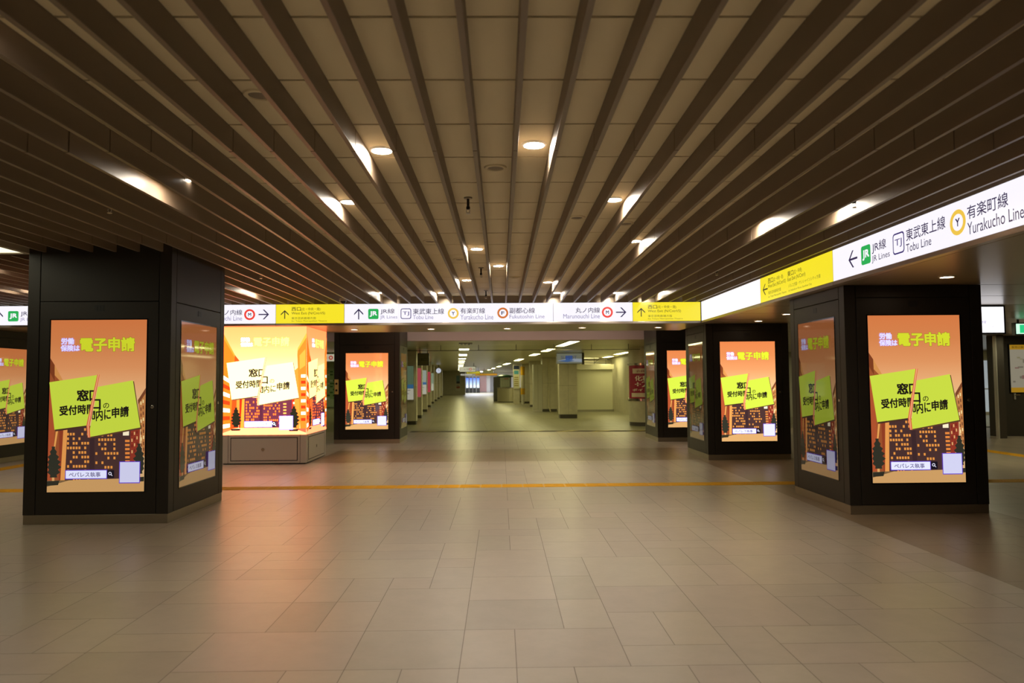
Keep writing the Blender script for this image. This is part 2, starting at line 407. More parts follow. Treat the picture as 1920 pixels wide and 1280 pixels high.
# ------------------------------------------------------------------ advertisement picture
def g(*c): return lin(c)
PURP = (176, 150, 255)
def poster_mesh(W, H, wide=False):
    """city at sunset with two halves of a torn yellow note; local u right, v up"""
    mb = MB()
    if not wide:
        def m(x, y): return ((x-(128-31*(y-70)/1147.))/643.*W, (1-(y-70)/1147.)*H)
    else:
        def m(x, y): return ((x-(130-17*(y-70)/1185.))/(885+10*(y-70)/1185.)*W, (1-(y-70)/1185.)*H)
    L = [0]
    def nx(): L[0] += 1; return L[0]*.00035
    def hot(c, k): return (c[0]*k, c[1], c[2])                     # red overdriven on the big display to tint the floor orange
    def P(pts, col, k=1.): mb.poly([cl(*m(*p)) for p in pts], nx(), hot(g(*col), k))
    def cl(u, v): return (min(max(u, 0), W), min(max(v, 0), H))
    def R(x0, y0, x1, y1, col, n): mb.poly([cl(*m(x0, y0)), cl(*m(x1, y0)), cl(*m(x1, y1)), cl(*m(x0, y1))], n, g(*col))
    # sky
    ks = [(0, (206, 118, 66)), (.14, (206, 126, 74)), (.28, (216, 144, 92)), (.40, (226, 168, 116)), (.52, (224, 184, 134)), (1, (205, 165, 115))]
    for (a, ca), (b, cb) in zip(ks[:-1], ks[1:]):
        A, B = hot(g(*ca), 2.1 if wide else 1.), hot(g(*cb), 2.1 if wide else 1.); v0, v1 = H*(1-a), H*(1-b)
        mb.add([(0, v1, 0), (W, v1, 0), (W, v0, 0), (0, v0, 0)], [(0, 1, 2, 3)], 0, lambda p: A if abs(p[1]-v0) < 1e-6 else B)
    rnd = random.Random(5)
    if not wide:
        P([(118, 325), (150, 372), (205, 475), (205, 1145), (97, 1145)], (150, 78, 42))
        P([(118, 325), (150, 372), (150, 480), (116, 420)], (120, 58, 30))
        P([(150, 372), (205, 475), (205, 500), (150, 440)], (206, 140, 76))
        P([(112, 520), (150, 520), (140, 1145), (97, 1145)], (168, 78, 44))
        P([(165, 760), (180, 760), (150, 940), (140, 940)], (226, 158, 82))
        P([(180, 790), (214, 790), (206, 1140), (176, 1140)], (138, 58, 34))
        P([(208, 790), (236, 790), (218, 1140), (186, 1140)], (224, 150, 78))
        P([(236, 780), (655, 780), (648, 1130), (215, 1140)], (70, 46, 44))
        P([(385, 780), (415, 780), (412, 1130), (380, 1130)], (58, 38, 40))
        P([(655, 800), (720, 770), (710, 960), (648, 1080)], (140, 52, 36))
        P([(760, 530), (705, 612), (722, 800), (735, 985), (752, 985)], (186, 122, 68))
        P([(760, 530), (705, 612), (708, 640), (760, 565)], (118, 66, 40))
        n = nx()
        for j in range(12):
            yy = 795+j*30.5
            for i in range(8):
                if rnd.random() < .62: x = 232+i*19; R(x, yy, x+13, yy+17, (226, 146, 66), n)
            for i in range(8):
                if rnd.random() < .42 and j < 11: x = 420+i*20; R(x, yy+8, x+13, yy+25, (226, 146, 66), n)
        for j in range(6):
            R(618, 875+j*27, 648, 890+j*27, (224, 132, 60), n)
        for j in range(9):
            for i in range(2): R(722+i*15, 620+j*40-i*12, 730+i*15, 642+j*40-i*12, (120, 70, 44) if j % 3 else (240, 214, 150), n)
        for j in range(4):
            for i in range(3): R(660+i*17, 830+j*38-i*8, 668+i*17, 850+j*38-i*8, (220, 170, 110) if (i+j) % 2 else (110, 36, 30), n)
        P([(605, 806), (646, 806), (644, 846), (604, 846)], (246, 232, 198))
        P([(90, 1150), (330, 1135), (640, 1132), (760, 1150), (760, 1230), (80, 1230)], (198, 152, 96))
        P([(90, 1140), (250, 1138), (90, 1180)], (120, 92, 60))
        for (cx, top, base, wd) in ((142, 915, 1120, 42), (712, 900, 1100, 36)):
            pts = []
            for k in range(13):
                t = k/12.; r = wd*(math.sin(math.pi*(.06+.80*t**1.35))**.9)*(1+.26*(-1)**k); pts.append((cx+r, top+(base-top)*t))
            for k in range(13):
                t = 1-k/12.; r = wd*(math.sin(math.pi*(.06+.80*t**1.35))**.9)*(1+.26*(-1)**k); pts.append((cx-r, top+(base-top)*t))
            P(pts, (46, 46, 36))
            P([(cx-44, base+25), (cx+40, base+20), (cx+30, base+50), (cx-44, base+55)], (44, 42, 32))
            P([(cx-10, base), (cx+6, base), (cx+6, base+22), (cx-10, base+22)], (214, 160, 96))
        pl, pr_ = [(117, 487), (442, 440), (372, 776), (150, 803)], [(440, 520), (675, 478), (722, 793), (376, 855)]
        tear = [(442, 438), (372, 776), (376, 857), (442, 520)]
        hd1, hd2, hd3 = (200, 193, 283, 233), (197, 240, 320, 279), (328, 192, 688, 280)
        t1, t2, t3, t4, t5 = (302, 540, 378, 612), (186, 640, 365, 700), (476, 630, 515, 664), (428, 672, 525, 748), (535, 662, 645, 728)
        sb, mg, qr = (226, 1075, 497, 1127), (500, 1074, 548, 1126), (584, 1022, 717, 1156)
        NOTE = (196, 214, 66)
    else:
        P([(133, 150), (250, 380), (262, 430), (215, 1200), (114, 1200)], (236, 84, 18))
        P([(133, 150), (250, 380), (250, 410), (133, 200)], (240, 104, 30))
        for j in range(7): P([(122, 600+j*90), (195, 650+j*80), (195, 690+j*80), (122, 645+j*90)], (210, 40, 8) if j % 2 else (250, 225, 180))
        P([(250, 380), (300, 445), (285, 1180), (200, 1190)], (206, 52, 14))
        P([(268, 860), (300, 860), (290, 1150), (262, 1150)], (238, 104, 36))
        P([(300, 860), (330, 860), (318, 1180), (290, 1180)], (150, 26, 8))
        P([(326, 860), (352, 860), (345, 1180), (306, 1180)], (240, 110, 34))
        P([(352, 850), (860, 850), (860, 1180), (345, 1180)], (74, 30, 42))
        P([(510, 850), (545, 850), (545, 1180), (510, 1180)], (60, 22, 36))
        P([(860, 860), (930, 820), (930, 1190), (850, 1180)], (180, 32, 10))
        P([(880, 560), (925, 520), (960, 560), (940, 1190), (886, 1190)], (236, 100, 34))
        P([(1013, 140), (920, 310), (915, 380), (945, 1190), (1013, 1200)], (236, 88, 24))
        P([(1013, 140), (920, 310), (920, 340), (1013, 190)], (246, 118, 40))
        P([(938, 390), (1000, 320), (1000, 500), (940, 545)], (244, 112, 40))
        n = nx()
        for j in range(8):
            yy = 592+j*68
            R(955, yy+8, 1003, yy+40, (255, 240, 205) if j % 2 == 0 else (200, 34, 8), n)
        for j in range(9):
            yy = 855+j*32
            for i in range(8):
                if rnd.random() < .62: x = 366+i*19; R(x, yy, x+13, yy+21, (230, 92, 26), n)
            for i in range(9):
                if rnd.random() < .5: x = 556+i*20; R(x, yy+8, x+13, yy+28, (230, 92, 26), n)
        for j in range(6): R(765, 912+j*34, 798, 928+j*34, (224, 132, 60), n); R(870, 900+j*44, 886, 924+j*44, (250, 214, 150), n)
        P([(110, 1215), (345, 1178), (860, 1178), (1013, 1215), (1020, 1270), (100, 1270)], (226, 142, 92), 2.2)
        P([(110, 1195), (240, 1190), (110, 1235)], (176, 84, 46)); P([(1013, 1190), (880, 1190), (1013, 1235)], (150, 66, 44))
        for (cx, top, base, wd) in ((262, 955, 1170, 48), (880, 945, 1180, 50)):
            pts = []
            for k in range(13):
                t = k/12.; r = wd*(math.sin(math.pi*(.06+.80*t**1.35))**.9)*(1+.26*(-1)**k); pts.append((cx+r, top+(base-top)*t))
            for k in range(13):
                t = 1-k/12.; r = wd*(math.sin(math.pi*(.06+.80*t**1.35))**.9)*(1+.26*(-1)**k); pts.append((cx-r, top+(base-top)*t))
            P(pts, (24, 22, 12)); P([(cx-56, base+18), (cx+50, base+18), (cx+40, base+38), (cx-50, base+38)], (22, 20, 12))
        pl, pr_ = [(163, 468), (578, 408), (500, 830), (215, 868)], [(590, 500), (868, 462), (932, 852), (490, 932)]
        tear = [(578, 406), (500, 830), (490, 934), (590, 500)]
        hd1, hd2, hd3 = (318, 192, 408, 232), (316, 246, 440, 286), (455, 190, 828, 285)
        t1, t2, t3, t4, t5 = (400, 535, 494, 620), (262, 662, 478, 738), (622, 650, 670, 690), (560, 720, 685, 800), (700, 690, 832, 770)
        sb, mg, qr = (356, 1110, 645, 1168), (648, 1110, 692, 1168), (727, 1054, 868, 1198)
        NOTE = (214, 222, 132)
    # the note: shadow, two halves, tear
    P([(pl[0][0]+6, pl[0][1]+14), pl[1], (pl[2][0], pl[2][1]+10), (pl[3][0]+6, pl[3][1]+12)], (70, 46, 34))
    P(pl, NOTE, 1.5 if wide else 1.)
    P([(pr_[0][0], pr_[0][1]), (pr_[1][0]+7, pr_[1][1]+6), (pr_[2][0]+6, pr_[2][1]+10), (pr_[3][0]+6, pr_[3][1]+8)], (90, 60, 40))
    P(pr_, NOTE, 1.5 if wide else 1.)
    def z(x, y):  # text that climbs to the right
        return x, y
    INK = g(30, 24, 20)
    tt, tb = tear[0], tear[2]
    def xt(y): return tt[0] + (tb[0]-tt[0])*(y-tt[1])/(tb[1]-tt[1])   # where the tear runs at height y
    def wr(s, b, col, bold, slope=0., n=None, keep=0):
        n = n or nx()
        def mp(x, y): return m(x, -y - slope*(x-b[0]))
        sd = (lambda x, y: keep*(x - xt(-y - slope*(x-b[0])) - keep*3)) if keep else None
        text(mb, s, b[0], -b[3], b[2], -b[1], n, col, bold, mp, 0, sd)
    hh = t1[3]-t1[1]; cw = (t2[2]-t2[0])/3.; ch = t2[3]-t2[1]
    wr('窓', t1, INK, .036, 0, None, -1); wr('口', (t1[2]+.12*hh, t1[1]+.06*hh, t1[2]+.98*hh, t1[3]), INK, .036, 0, None, -1)
    wr('受付時間', (t2[0], t2[1]+8, t2[0]+3.9*cw, t2[3]+10), INK, .034, .06, None, -1)
    wr('口', (t3[0]-1.2*hh, t3[1]-.36*hh, t3[0]-.26*hh, t3[1]+.56*hh), INK, .036, 0, None, 1)
    wr('の', t3, INK, .014, .05, None, 1)
    wr('間', (t4[0]-ch*1.12, t4[1]+14, t4[0]-.12*ch, t4[1]+14+ch*.9), INK, .034, .08, None, 1)
    wr('内に', t4, INK, .02, .10); wr('申請', t5, INK, .034, .10)
    a, b, c, d = tear
    def off(p, dx): return (p[0]+dx, p[1])
    P([off(a, -4), off(a, 12), off(b, 14), off(c, 14), off(c, -4), off(b, -8)], (214, 104, 66))
    P([off(a, 2), off(a, 7), off(b, 6), off(c, 5), off(c, 1), off(b, 0)], (238, 176, 128))
    # headline
    wr('労働', hd1, g(*PURP), .07); wr('保険は', hd2, g(*PURP), .07)
    wr('労働', hd1, g(232, 226, 255), .028); wr('保険は', hd2, g(232, 226, 255), .028)
    wr('電子申請', hd3, g(150, 120, 40), .065); wr('電子申請', hd3, g(206, 214, 44) if not wide else g(214, 220, 96), .038)
    # search box, magnifier, plain tile
    mb.rrect(*m(sb[0]-5, sb[3]+5), *m(sb[2]+5, sb[1]-5), .004, nx(), g(96, 66, 190)); mb.rrect(*m(sb[0], sb[3]), *m(sb[2], sb[1]), .006, nx(), g(226, 228, 255))
    wr('ペパレス執事', (sb[0]+22, sb[1]+11, sb[2]-40, sb[3]-9), g(92, 84, 130), .012)
    mb.rect(*m(mg[0], mg[3]), *m(mg[2], mg[1]), nx(), g(24, 18, 30))
    cx, cy = m((mg[0]+mg[2])/2-4, (mg[1]+mg[3])/2-4); rr_ = .011*W/1.03
    mb.ring(cx, cy, rr_*.95, rr_*1.55, nx(), g(235, 235, 255), 20); mb.poly([(cx+.9*rr_, cy-1.2*rr_), (cx+1.3*rr_, cy-.8*rr_), (cx+2.5*rr_, cy-2.1*rr_), (cx+2.1*rr_, cy-2.5*rr_)], nx(), g(235, 235, 255))
    mb.rrect(*m(qr[0]-5, qr[3]+6), *m(qr[2]+5, qr[1]-5), .004, nx(), g(104, 74, 200)); mb.rect(*m(qr[0], qr[3]), *m(qr[2], qr[1]), nx(), g(206, 206, 236))
    return mb
SW, SH = 1.03, 1.845
POSTER = poster_mesh(SW, SH)
LEDP = poster_mesh(1.53, 1.985, True)

# ------------------------------------------------------------------ digital signage pillars
def pillar(label, x0, y0, x1, y1, top, faces, key='l', seam=True):
    """x0<x1, y0<y1 footprint; faces = [('front'|'left'|'right', screen strength)]"""
    t = thing('signage_pillar', label, 'pillar', ((x0+x1)/2, (y0+y1)/2, 0), 'dark square pillars with advertising screens')
    e = .012; pw = .128
    mb = MB(); mb.box(x0+e, y0+e, .09, x1-e, y1-e, top); mb.build('core', M_core, t)
    mb = MB(); mb.box(x0+.004, y0+.004, 0, x1-.004, y1-.004, .1); mb.build('plinth', M_plinth, t, bevel=.003)
    for (a, b) in ((x0, y0), (x1-pw, y0), (x0, y1-pw), (x1-pw, y1-pw)):
        mb = MB(); mb.box(a, b, .1, a+pw, b+pw, top); mb.build('corner_post', M_pillar, t, bevel=.004)
    for (side, st) in faces:
        if side == 'front': W, fr = x1-x0, frame((x0, y0, 0), X, Z, -Y)
        if side == 'right': W, fr = y1-y0, frame((x1, y0, 0), Y, Z, X)
        if side == 'left': W, fr = y1-y0, frame((x0, y1, 0), -Y, Z, -X)
        a, b = pw+.007, W-pw-.007
        mb = MB(fr); mb.box(a, 2.392, -e, b, top, 0); mb.build('head_panel', M_pillar, t, bevel=.003)
        mb = MB(fr); mb.box(a, .106, -e, b, 2.384, 0); door = mb.build('door', M_pillar, t, bevel=.003)
        sx = (W-SW)/2
        sm = glow('screen_%.2f' % st, st, .05)  # side faces get a lower strength to imitate the dimmer oblique view
        mb = MB(fr @ Matrix.Translation((sx, .343, .0012))); mb.v, mb.f, mb.mi, mb.c = [mb.M @ v for v in POSTER.v], POSTER.f, POSTER.mi, POSTER.c
        mb.build('screen', sm, door)
        mb = MB(fr)   # slim glass surround of the screen
        for (p, q, r, s) in ((sx-.012, .331, sx, .343+SH+.012), (sx+SW, .331, sx+SW+.012, .343+SH+.012), (sx, .331, sx+SW, .343), (sx, .343+SH, sx+SW, .343+SH+.012)): mb.box(p, q, 0, r, s, .004)
        mb.build('screen_surround', M_screen_gray, door)
        mb = MB(fr); c = W/2
        for k in range(3): mb.box(c-.05+.034*k, 2.285, -.002, c-.05+.034*k+.028, 2.345, .003)
        mb.box(c-.054, 2.281, 0, c+.054, 2.349, .0012)
        mb.build('vent_grille', M_black, door)
        mb = MB(fr @ Matrix.Translation((b-.05, 1.245, 0))); mb.lathe([(.018, -.002), (.018, .004), (.013, .007), (.004, .007)], 20)
        mb.build('lock', M_chrome, door, smooth=True)
    return t
PW = 1.544
pillar('nearest dark advertising pillar on the left, reaching the slatted ceiling', -5.121, 8.08, -3.577, 9.63, 3.055, [('front', .95), ('right', .42)])
pillar('nearest and largest dark advertising pillar on the right, under the white sign', 3.821, 8.158, 5.365, 9.70, 2.525, [('front', 1.08), ('left', .34)])
pillar('dark advertising pillar second in the right row, just left of the nearest one', 3.821, 13.73, 5.365, 15.25, 2.525, [('front', 1.5), ('left', .16)])
pillar('dark advertising pillar farthest back in the right row, half hidden by the second one', 3.76, 17.85, 5.30, 19.37, 3.6, [('front', 1.45), ('left', .16)])
BP = pillar('dark advertising pillar with a brass button plate, standing right of the glowing pillar', -4.055, 18.1, -2.459, 19.55, 3.6, [('front', 1.55), ('right', .12)])
pillar('dark advertising pillar at the left edge of the view, cut off by the frame', -11.04, 13.73, -9.50, 15.25, 2.525, [('front', .8), ('right', .75)])

def brass_plate():
    fr = frame((-4.055, 18.1, 0), X, Z, -Y)
    mb = MB(fr); mb.box(.012, 1.195, 0, .112, 1.555, .012)
    p = mb.build('call_plate', mat('brass', (.95, .70, .24), .45, 0.), BP, bevel=.004)
    for z in (1.29, 1.45):
        mb = MB(fr @ Matrix.Translation((.062, z, .012))); mb.lathe([(.026, 0), (.026, .008), (.018, .010)], 20); mb.build('button', M_black, p, smooth=True)
    mb = MB(fr); mb.box(.04, 1.0, 0, .065, 1.07, .008); mb.build('key_switch', M_black, BP)
brass_plate()

def led_pillar():
    x0, x1, y0, y1 = -5.115, -3.578, 13.73, 15.25
    t = thing('led_pillar', 'glowing pillar wrapped in bright orange display panels on a steel base', 'pillar', ((x0+x1)/2, (y0+y1)/2, 0), None)
    mb = MB(); mb.box(x0+.01, y0+.01, .5, x1-.01, y1-.01, 2.527); mb.build('core', M_core, t)
    mb = MB(); mb.box(x0, y0, .02, x1, y1, .537); mb.box(x0+.02, y0+.02, 0, x1-.02, y1-.02, .02, 1)
    base = mb.build('steel_base', [M_steel, M_black], t, bevel=.004)
    for (fr, W) in ((frame((x0, y0, 0), X, Z, -Y), x1-x0), (frame((x1, y0, 0), Y, Z, X), y1-y0)):
        mb = MB(fr)
        mb.box(.155, .06, 0, W-.155, .49, .002, 1); mb.box(.170, .075, 0, W-.170, .475, .006)
        mb.box(.11, .02, 0, .116, .537, .0025, 1); mb.box(W-.116, .02, 0, W-.11, .537, .0025, 1)
        pn = mb.build('access_panel', [M_steel, M_black], base)
        mb = MB(fr @ Matrix.Translation((W/2-.02, .27, .006))); mb.lathe([(.03, 0), (.03, .003), (.024, .003), (.024, .001), (.012, .001), (.012, .006), (.003, .006)], 20); mb.build('lock', M_chrome, pn, smooth=True)
        mb = MB(fr @ Matrix.Translation(((W-1.53)/2, .539, .001))); mb.v, mb.f, mb.mi, mb.c = [mb.M @ v for v in LEDP.v], LEDP.f, LEDP.mi, LEDP.c
        mb.build('display_face', glow('led_face', 4.0, .6, .1) if W > 1.53 else glow('led_face_side', 2.4, .6, .1), t)
led_pillar()

# ------------------------------------------------------------------ illuminated direction signs
WHT, INKS, GRY = g(250, 246, 255), g(52, 40, 78), g(140, 130, 172)
YEL = g(246, 226, 42)
def arrow(mb, x0, y0, x1, y1, d, n, col):
    cx, cy, w_, h_ = (x0+x1)/2, (y0+y1)/2, x1-x0, y1-y0
    def T(p, q):   # unit arrow pointing up, p across -1..1, q along 0..1
        if d == 'u': return (cx+p*w_/2, y0+q*h_)
        if d == 'r': return (x0+q*w_, cy-p*h_/2)
        return (x1-q*w_, cy+p*h_/2)
    k = .12
    for pts in ([(-k, 0), (k, 0), (k, .9), (-k, .9)], [(0, 1), (-1, .55), (-1, .40), (0, .84)], [(0, 1), (0, .84), (1, .40), (1, .55)]):
        mb.poly([T(*p) for p in pts], n, col)
def sign(label, fr, W, depth, face_col, writer=None, symbols=()):
    """fr: frame at the lower left of the face, u along, v up, n out of the sign"""
    o = fr.translation.copy()
    t = thing('direction_sign', label, 'sign', o + (fr.to_3x3() @ Vector((W/2, .17, -depth))), 'illuminated direction signs along the fascia')
    mb = MB(fr); mb.box(.002, 0, -depth, W-.002, .35, -.006); mb.box(.002, -.042, -depth, W-.002, -.004, .004)
    mb.build('housing', M_trim, t, bevel=.002)
    mb = MB(fr); mb.rect(.003, .001, W-.003, .349, 0, face_col)
    if writer: writer(mb)
    mb.build('sign_face', M_glow_w, t)
    for (kind, cx, cy, r) in symbols:
        mb = MB(fr)
        if kind == 'JR':
            mb.rrect(cx-r, cy-r, cx+r, cy+r, r*.28, .0015, g(40, 172, 84)); text(mb, 'JR', cx-r*.66, cy-r*.5, cx+r*.68, cy+r*.5, .003, WHT, .045)
        elif kind == 'TJ':
            mb.rrect(cx-r, cy-r, cx+r, cy+r, r*.36, .0015, g(58, 44, 110)); mb.rrect(cx-r*.86, cy-r*.86, cx+r*.86, cy+r*.86, r*.26, .0022, WHT)
            text(mb, 'TJ', cx-r*.62, cy-r*.40, cx+r*.60, cy+r*.42, .003, g(70, 56, 120))
        else:
            col = {'Y': g(238, 196, 74), 'F': g(206, 110, 40), 'M': g(238, 62, 50)}[kind]
            mb.disc(cx, cy, r, .0012, WHT); mb.ring(cx, cy, r*.66, r, .002, col)
            text(mb, kind, cx-r*.26, cy-r*.30, cx+r*.26, cy+r*.30, .003, INKS, .03)
        mb.build('line_symbol', M_glow_w, t)
YF, ZB = 13.592, 2.57
def back(x0): return frame((x0, YF, ZB), X, Z, -Y)
def wr_C(o):
    def f(mb):
        def T(s, x0, z0, x1, z1, c, b=0.): text(mb, s, x0-o, z0-ZB, x1-o, z1-ZB, .001, c, b)
        arrow(mb, -2.683-o, 2.636-ZB, -2.517-o, 2.835-ZB, 'u', .001, INKS)
        T('JR線', -2.201, 2.727, -1.944, 2.831, INKS, .006); T('JR Lines', -2.208, 2.632, -1.893, 2.706, GRY)
        T('東武東上線', -1.607, 2.723, -1.038, 2.828, INKS, .006); T('Tobu Line', -1.607, 2.634, -1.233, 2.706, GRY)
        T('有楽町線', -.736, 2.731, -.284, 2.833, INKS, .006); T('Yurakucho Line', -.736, 2.620, -.131, 2.712, GRY)
        T('副都心線', .167, 2.729, .633, 2.832, INKS, .006); T('Fukutoshin Line', .166, 2.635, .81, 2.706, GRY)
        mb.rect(-1.8735-o, .001, -1.8715-o, .349, .001, g(200, 195, 210))
    return f
def wr_E(o, s):
    def f(mb):
        def T(t, x0, z0, x1, z1, c, b=0.): text(mb, t, x0+s-o, z0-ZB, x1+s-o, z1-ZB, .001, c, b)
        T('丸ノ内線', 1.383, 2.729, 1.832, 2.828, INKS, .006); T('Marunouchi Line', 1.156, 2.629, 1.831, 2.71, GRY)
        arrow(mb, 2.129+s-o, 2.649-ZB, 2.321+s-o, 2.827-ZB, 'r', .001, INKS)
    return f
def wr_Y(o, s):
    K, G2 = g(44, 40, 30), g(90, 84, 34)
    def f(mb):
        def T(t, x0, z0, x1, z1, c, b=0.): text(mb, t, x0+s-o, z0-ZB, x1+s-o, z1-ZB, .001, c, b)
        arrow(mb, 2.524+s-o, 2.655-ZB, 2.668+s-o, 2.815-ZB, 'u', .001, K)
        T('西口', 2.721, 2.800, 2.888, 2.868, K, .01); T('(北・中央・南)', 2.893, 2.795, 3.245, 2.860, K)
        T('West Exit (N/Cntrl/S)', 2.72, 2.721, 3.330, 2.781, K); T('東京芸術劇場方面', 2.721, 2.643, 3.165, 2.687, G2); T('for Tokyo Metropolitan Theatre', 2.721, 2.594, 3.361, 2.627, G2)
    return f
CS = [('JR', -2.3315, 2.7345-ZB, .0945), ('TJ', -1.736, 2.7355-ZB, .0965), ('Y', -.868, 2.7355-ZB, .1005), ('F', .0425, 2.7375-ZB, .1005)]
def sym(o, s=0): return [(k, x+s-o, z, r) for k, x, z, r in CS]
sign('long white illuminated sign with four railway line symbols and an up arrow, in the centre', back(-2.863), 3.835, .07, WHT, wr_C(-2.863), sym(-2.863))
sign('white illuminated sign with red circle symbol and right arrow, left of the right-hand yellow sign', back(.972), 1.466, .07, WHT, wr_E(.972, 0), [('M', 1.97-.972, 2.7385-ZB, .1015)])
sign('yellow illuminated exit sign at the right end of the back fascia', back(2.438), 1.258, .07, YEL, wr_Y(2.438, 0))
sign('yellow illuminated exit sign above the glowing orange pillar', back(-4.113), 1.25, .07, YEL, wr_Y(-4.113, -6.546))
sign('white illuminated sign with red circle symbol, partly hidden behind the nearest left pillar', back(-5.567), 1.454, .07, WHT, wr_E(-5.567, -6.557), [('M', -4.589+5.567, 2.737-ZB, .1)])
sign('white illuminated sign with green square symbol at the left edge of the view', back(-9.402), 3.835, .07, WHT, lambda mb: wr_C(-2.863)(mb), sym(-2.863))
XF = 3.706
def rs(y1): return frame((XF, y1, ZB), -Y, Z, -X)
def wr_H(mb):
    o = 8.149
    def T(s, ya, z0, yb, z1, c, b=0.): text(mb, s, o-ya, z0-ZB, o-yb, z1-ZB, .001, c, b)
    arrow(mb, o-7.775, 2.655-ZB, o-7.58, 2.836-ZB, 'l', .001, INKS)
    T('JR線', 7.274, 2.727, 7.005, 2.838, INKS, .006); T('JR Lines', 7.281, 2.632, 6.943, 2.708, INKS)
    T('東武東上線', 6.65, 2.735, 6.054, 2.845, INKS, .006); T('Tobu Line', 6.657, 2.636, 6.262, 2.710, INKS)
    T('有楽町線', 5.763, 2.742, 5.289, 2.850, INKS, .006); T('Yurakucho Line', 5.766, 2.620, 5.131, 2.716, INKS)
    T('副都心線', 4.82, 2.742, 4.35, 2.850, INKS, .006); T('Fukutoshin Line', 4.82, 2.636, 4.17, 2.716, INKS)
sign('long white illuminated sign with left arrow above the nearest right pillar', rs(8.149), 4.2, .07, WHT, wr_H,
     [('JR', 8.149-7.40, 2.742-ZB, .096), ('TJ', 8.149-6.782, 2.745-ZB, .099), ('Y', 8.149-5.886, 2.748-ZB, .104), ('F', 8.149-4.95, 2.748-ZB, .104)])
def wr_G(mb):
    o = 10.459; K, G2 = g(44, 40, 30), g(90, 84, 34)
    def T(s, ya, z0, yb, z1, c, b=0.): text(mb, s, o-ya, z0-ZB, o-yb, z1-ZB, .001, c, b)
    arrow(mb, o-10.36, 2.665-ZB, o-10.17, 2.82-ZB, 'l', .001, K)
    T('西口', 10.15, 2.805, 9.96, 2.873, K, .01); T('(北・中央・南)', 9.95, 2.80, 9.60, 2.866, K); T('West Exit (N/Cntrl/S)', 10.154, 2.73, 9.515, 2.792, K)
    T('東京芸術劇場方面', 10.147, 2.655, 9.687, 2.70, G2); T('for Tokyo Metropolitan Theatre,', 10.147, 2.602, 9.50, 2.634, G2)
    T('東口', 9.449, 2.805, 9.262, 2.873, K, .01); T('(北・中央)', 9.25, 2.80, 8.998, 2.866, K); T('East Exit (N/Cntrl)', 9.453, 2.73, 8.897, 2.792, K)
    T('パルコ方面・サンシャインシティ方面', 9.43, 2.66, 8.475, 2.705, G2); T('for Ikebukuro Parco, Sunshine City', 9.43, 2.602, 8.72, 2.634, G2)
sign('yellow illuminated exit sign with left arrow along the right fascia', rs(10.459), 2.308, .07, YEL, wr_G)
sign('blank white illuminated panel at the inner corner of the fascia', rs(13.577), 3.115, .07, g(255, 252, 255))

# ------------------------------------------------------------------ ceiling lamps and fittings
def downlight(x, y, z, label, lens, r=.064, group='round downlights in the slatted ceiling'):
    t = thing('downlight', label, 'ceiling light', (x, y, z), group)
    mb = MB(Matrix.Translation((x, y, z))); mb.lathe([(r, -.004), (r+.004, -.012), (r+.016, -.010), (r+.020, -.001), (r+.020, 0)], 32, cap=False); mb.build('trim_ring', M_white, t, smooth=True)
    mb = MB(Matrix.Translation((x, y, z))); mb.poly([(r*math.cos(2*math.pi*i/32), -r*math.sin(2*math.pi*i/32)) for i in range(32)][::-1], -.005); mb.f = [f[::-1] for f in mb.f]; mb.build('lens', lens, t)
    return t
LAMPS = [(-.793, 4.94, 'round ceiling downlight nearest the camera on the left of the centre line'), (.230, 4.83, 'round ceiling downlight nearest the camera just right of the centre line'),
 (-1.305, 6.37, 'round ceiling downlight second nearest on the left, with a bright patch on its slat'), (.985, 6.33, 'round ceiling downlight right of centre, level with the nearest sprinkler'),
 (-.275, 8.70, 'round ceiling downlight near the centre line, nearer of the close central pair'), (-.025, 10.0, 'round ceiling downlight on the centre line, farther of the close central pair'),
 (-.52, 11.42, 'round ceiling downlight left of the middle sprinkler, far back'), (-1.035, 13.05, 'round ceiling downlight above the white part of the back sign, left of centre'),
 (.755, 11.72, 'round ceiling downlight right of centre, far back, before the last one'), (1.01, 13.15, 'round ceiling downlight right of centre, just above the back sign'),
 (1.515, 8.25, 'round ceiling downlight third out on the right side'), (-2.44, 5.65, 'downlight hidden behind a slat that it lights brightly, upper left'),
 (2.98, 6.55, 'downlight hidden behind the slat it lights brightly, nearest the right sign'), (2.47, 7.2, 'downlight hidden behind a slat, second bright patch on the right'),
 (-3.98, 12.4, 'downlight hidden behind a slat above the red circle sign on the left'), (-2.07, 13.0, 'small visible edge of a downlight above the left yellow sign'),
 (2.04, 13.2, 'small visible edge of a downlight above the red circle sign at right'), (2.76, 13.1, 'downlight hidden behind a slat above the right yellow sign')]
for (x, y, l) in LAMPS: downlight(x, y, ZC, l, M_lens)
UNS = 'round downlight added out of view in the slatted ceiling to light the hall'
for (x, y) in [(-1.98, 2.6), (.98, 1.9), (-.52, 1.2), (2.2, .6), (-2.8, -.2), (.5, -1.4), (-1.3, -2.8), (1.8, -3.4), (-3.5, -4.2), (0, -4.8), (3.2, 2.2)]:  # extra unseen lamps, added to raise the brightness of the hall
    downlight(x, y, ZC, UNS, M_lens, group='downlights added out of view')
for (x, y) in [(-8.0, 6.0), (-7.4, 11.6), (-10.5, 9.0), (-6.4, 9.4), (-9.6, 12.2), (-8.1, 8.6), (-6.0, 12.9)]:  # unseen lamps added to brighten the floor at the left
    downlight(x, y, ZC, 'round downlight added in the slatted ceiling outside the view, left of the pillars', M_lens, group='downlights added left of the pillars')
SG = 'round downlights in the soffit'
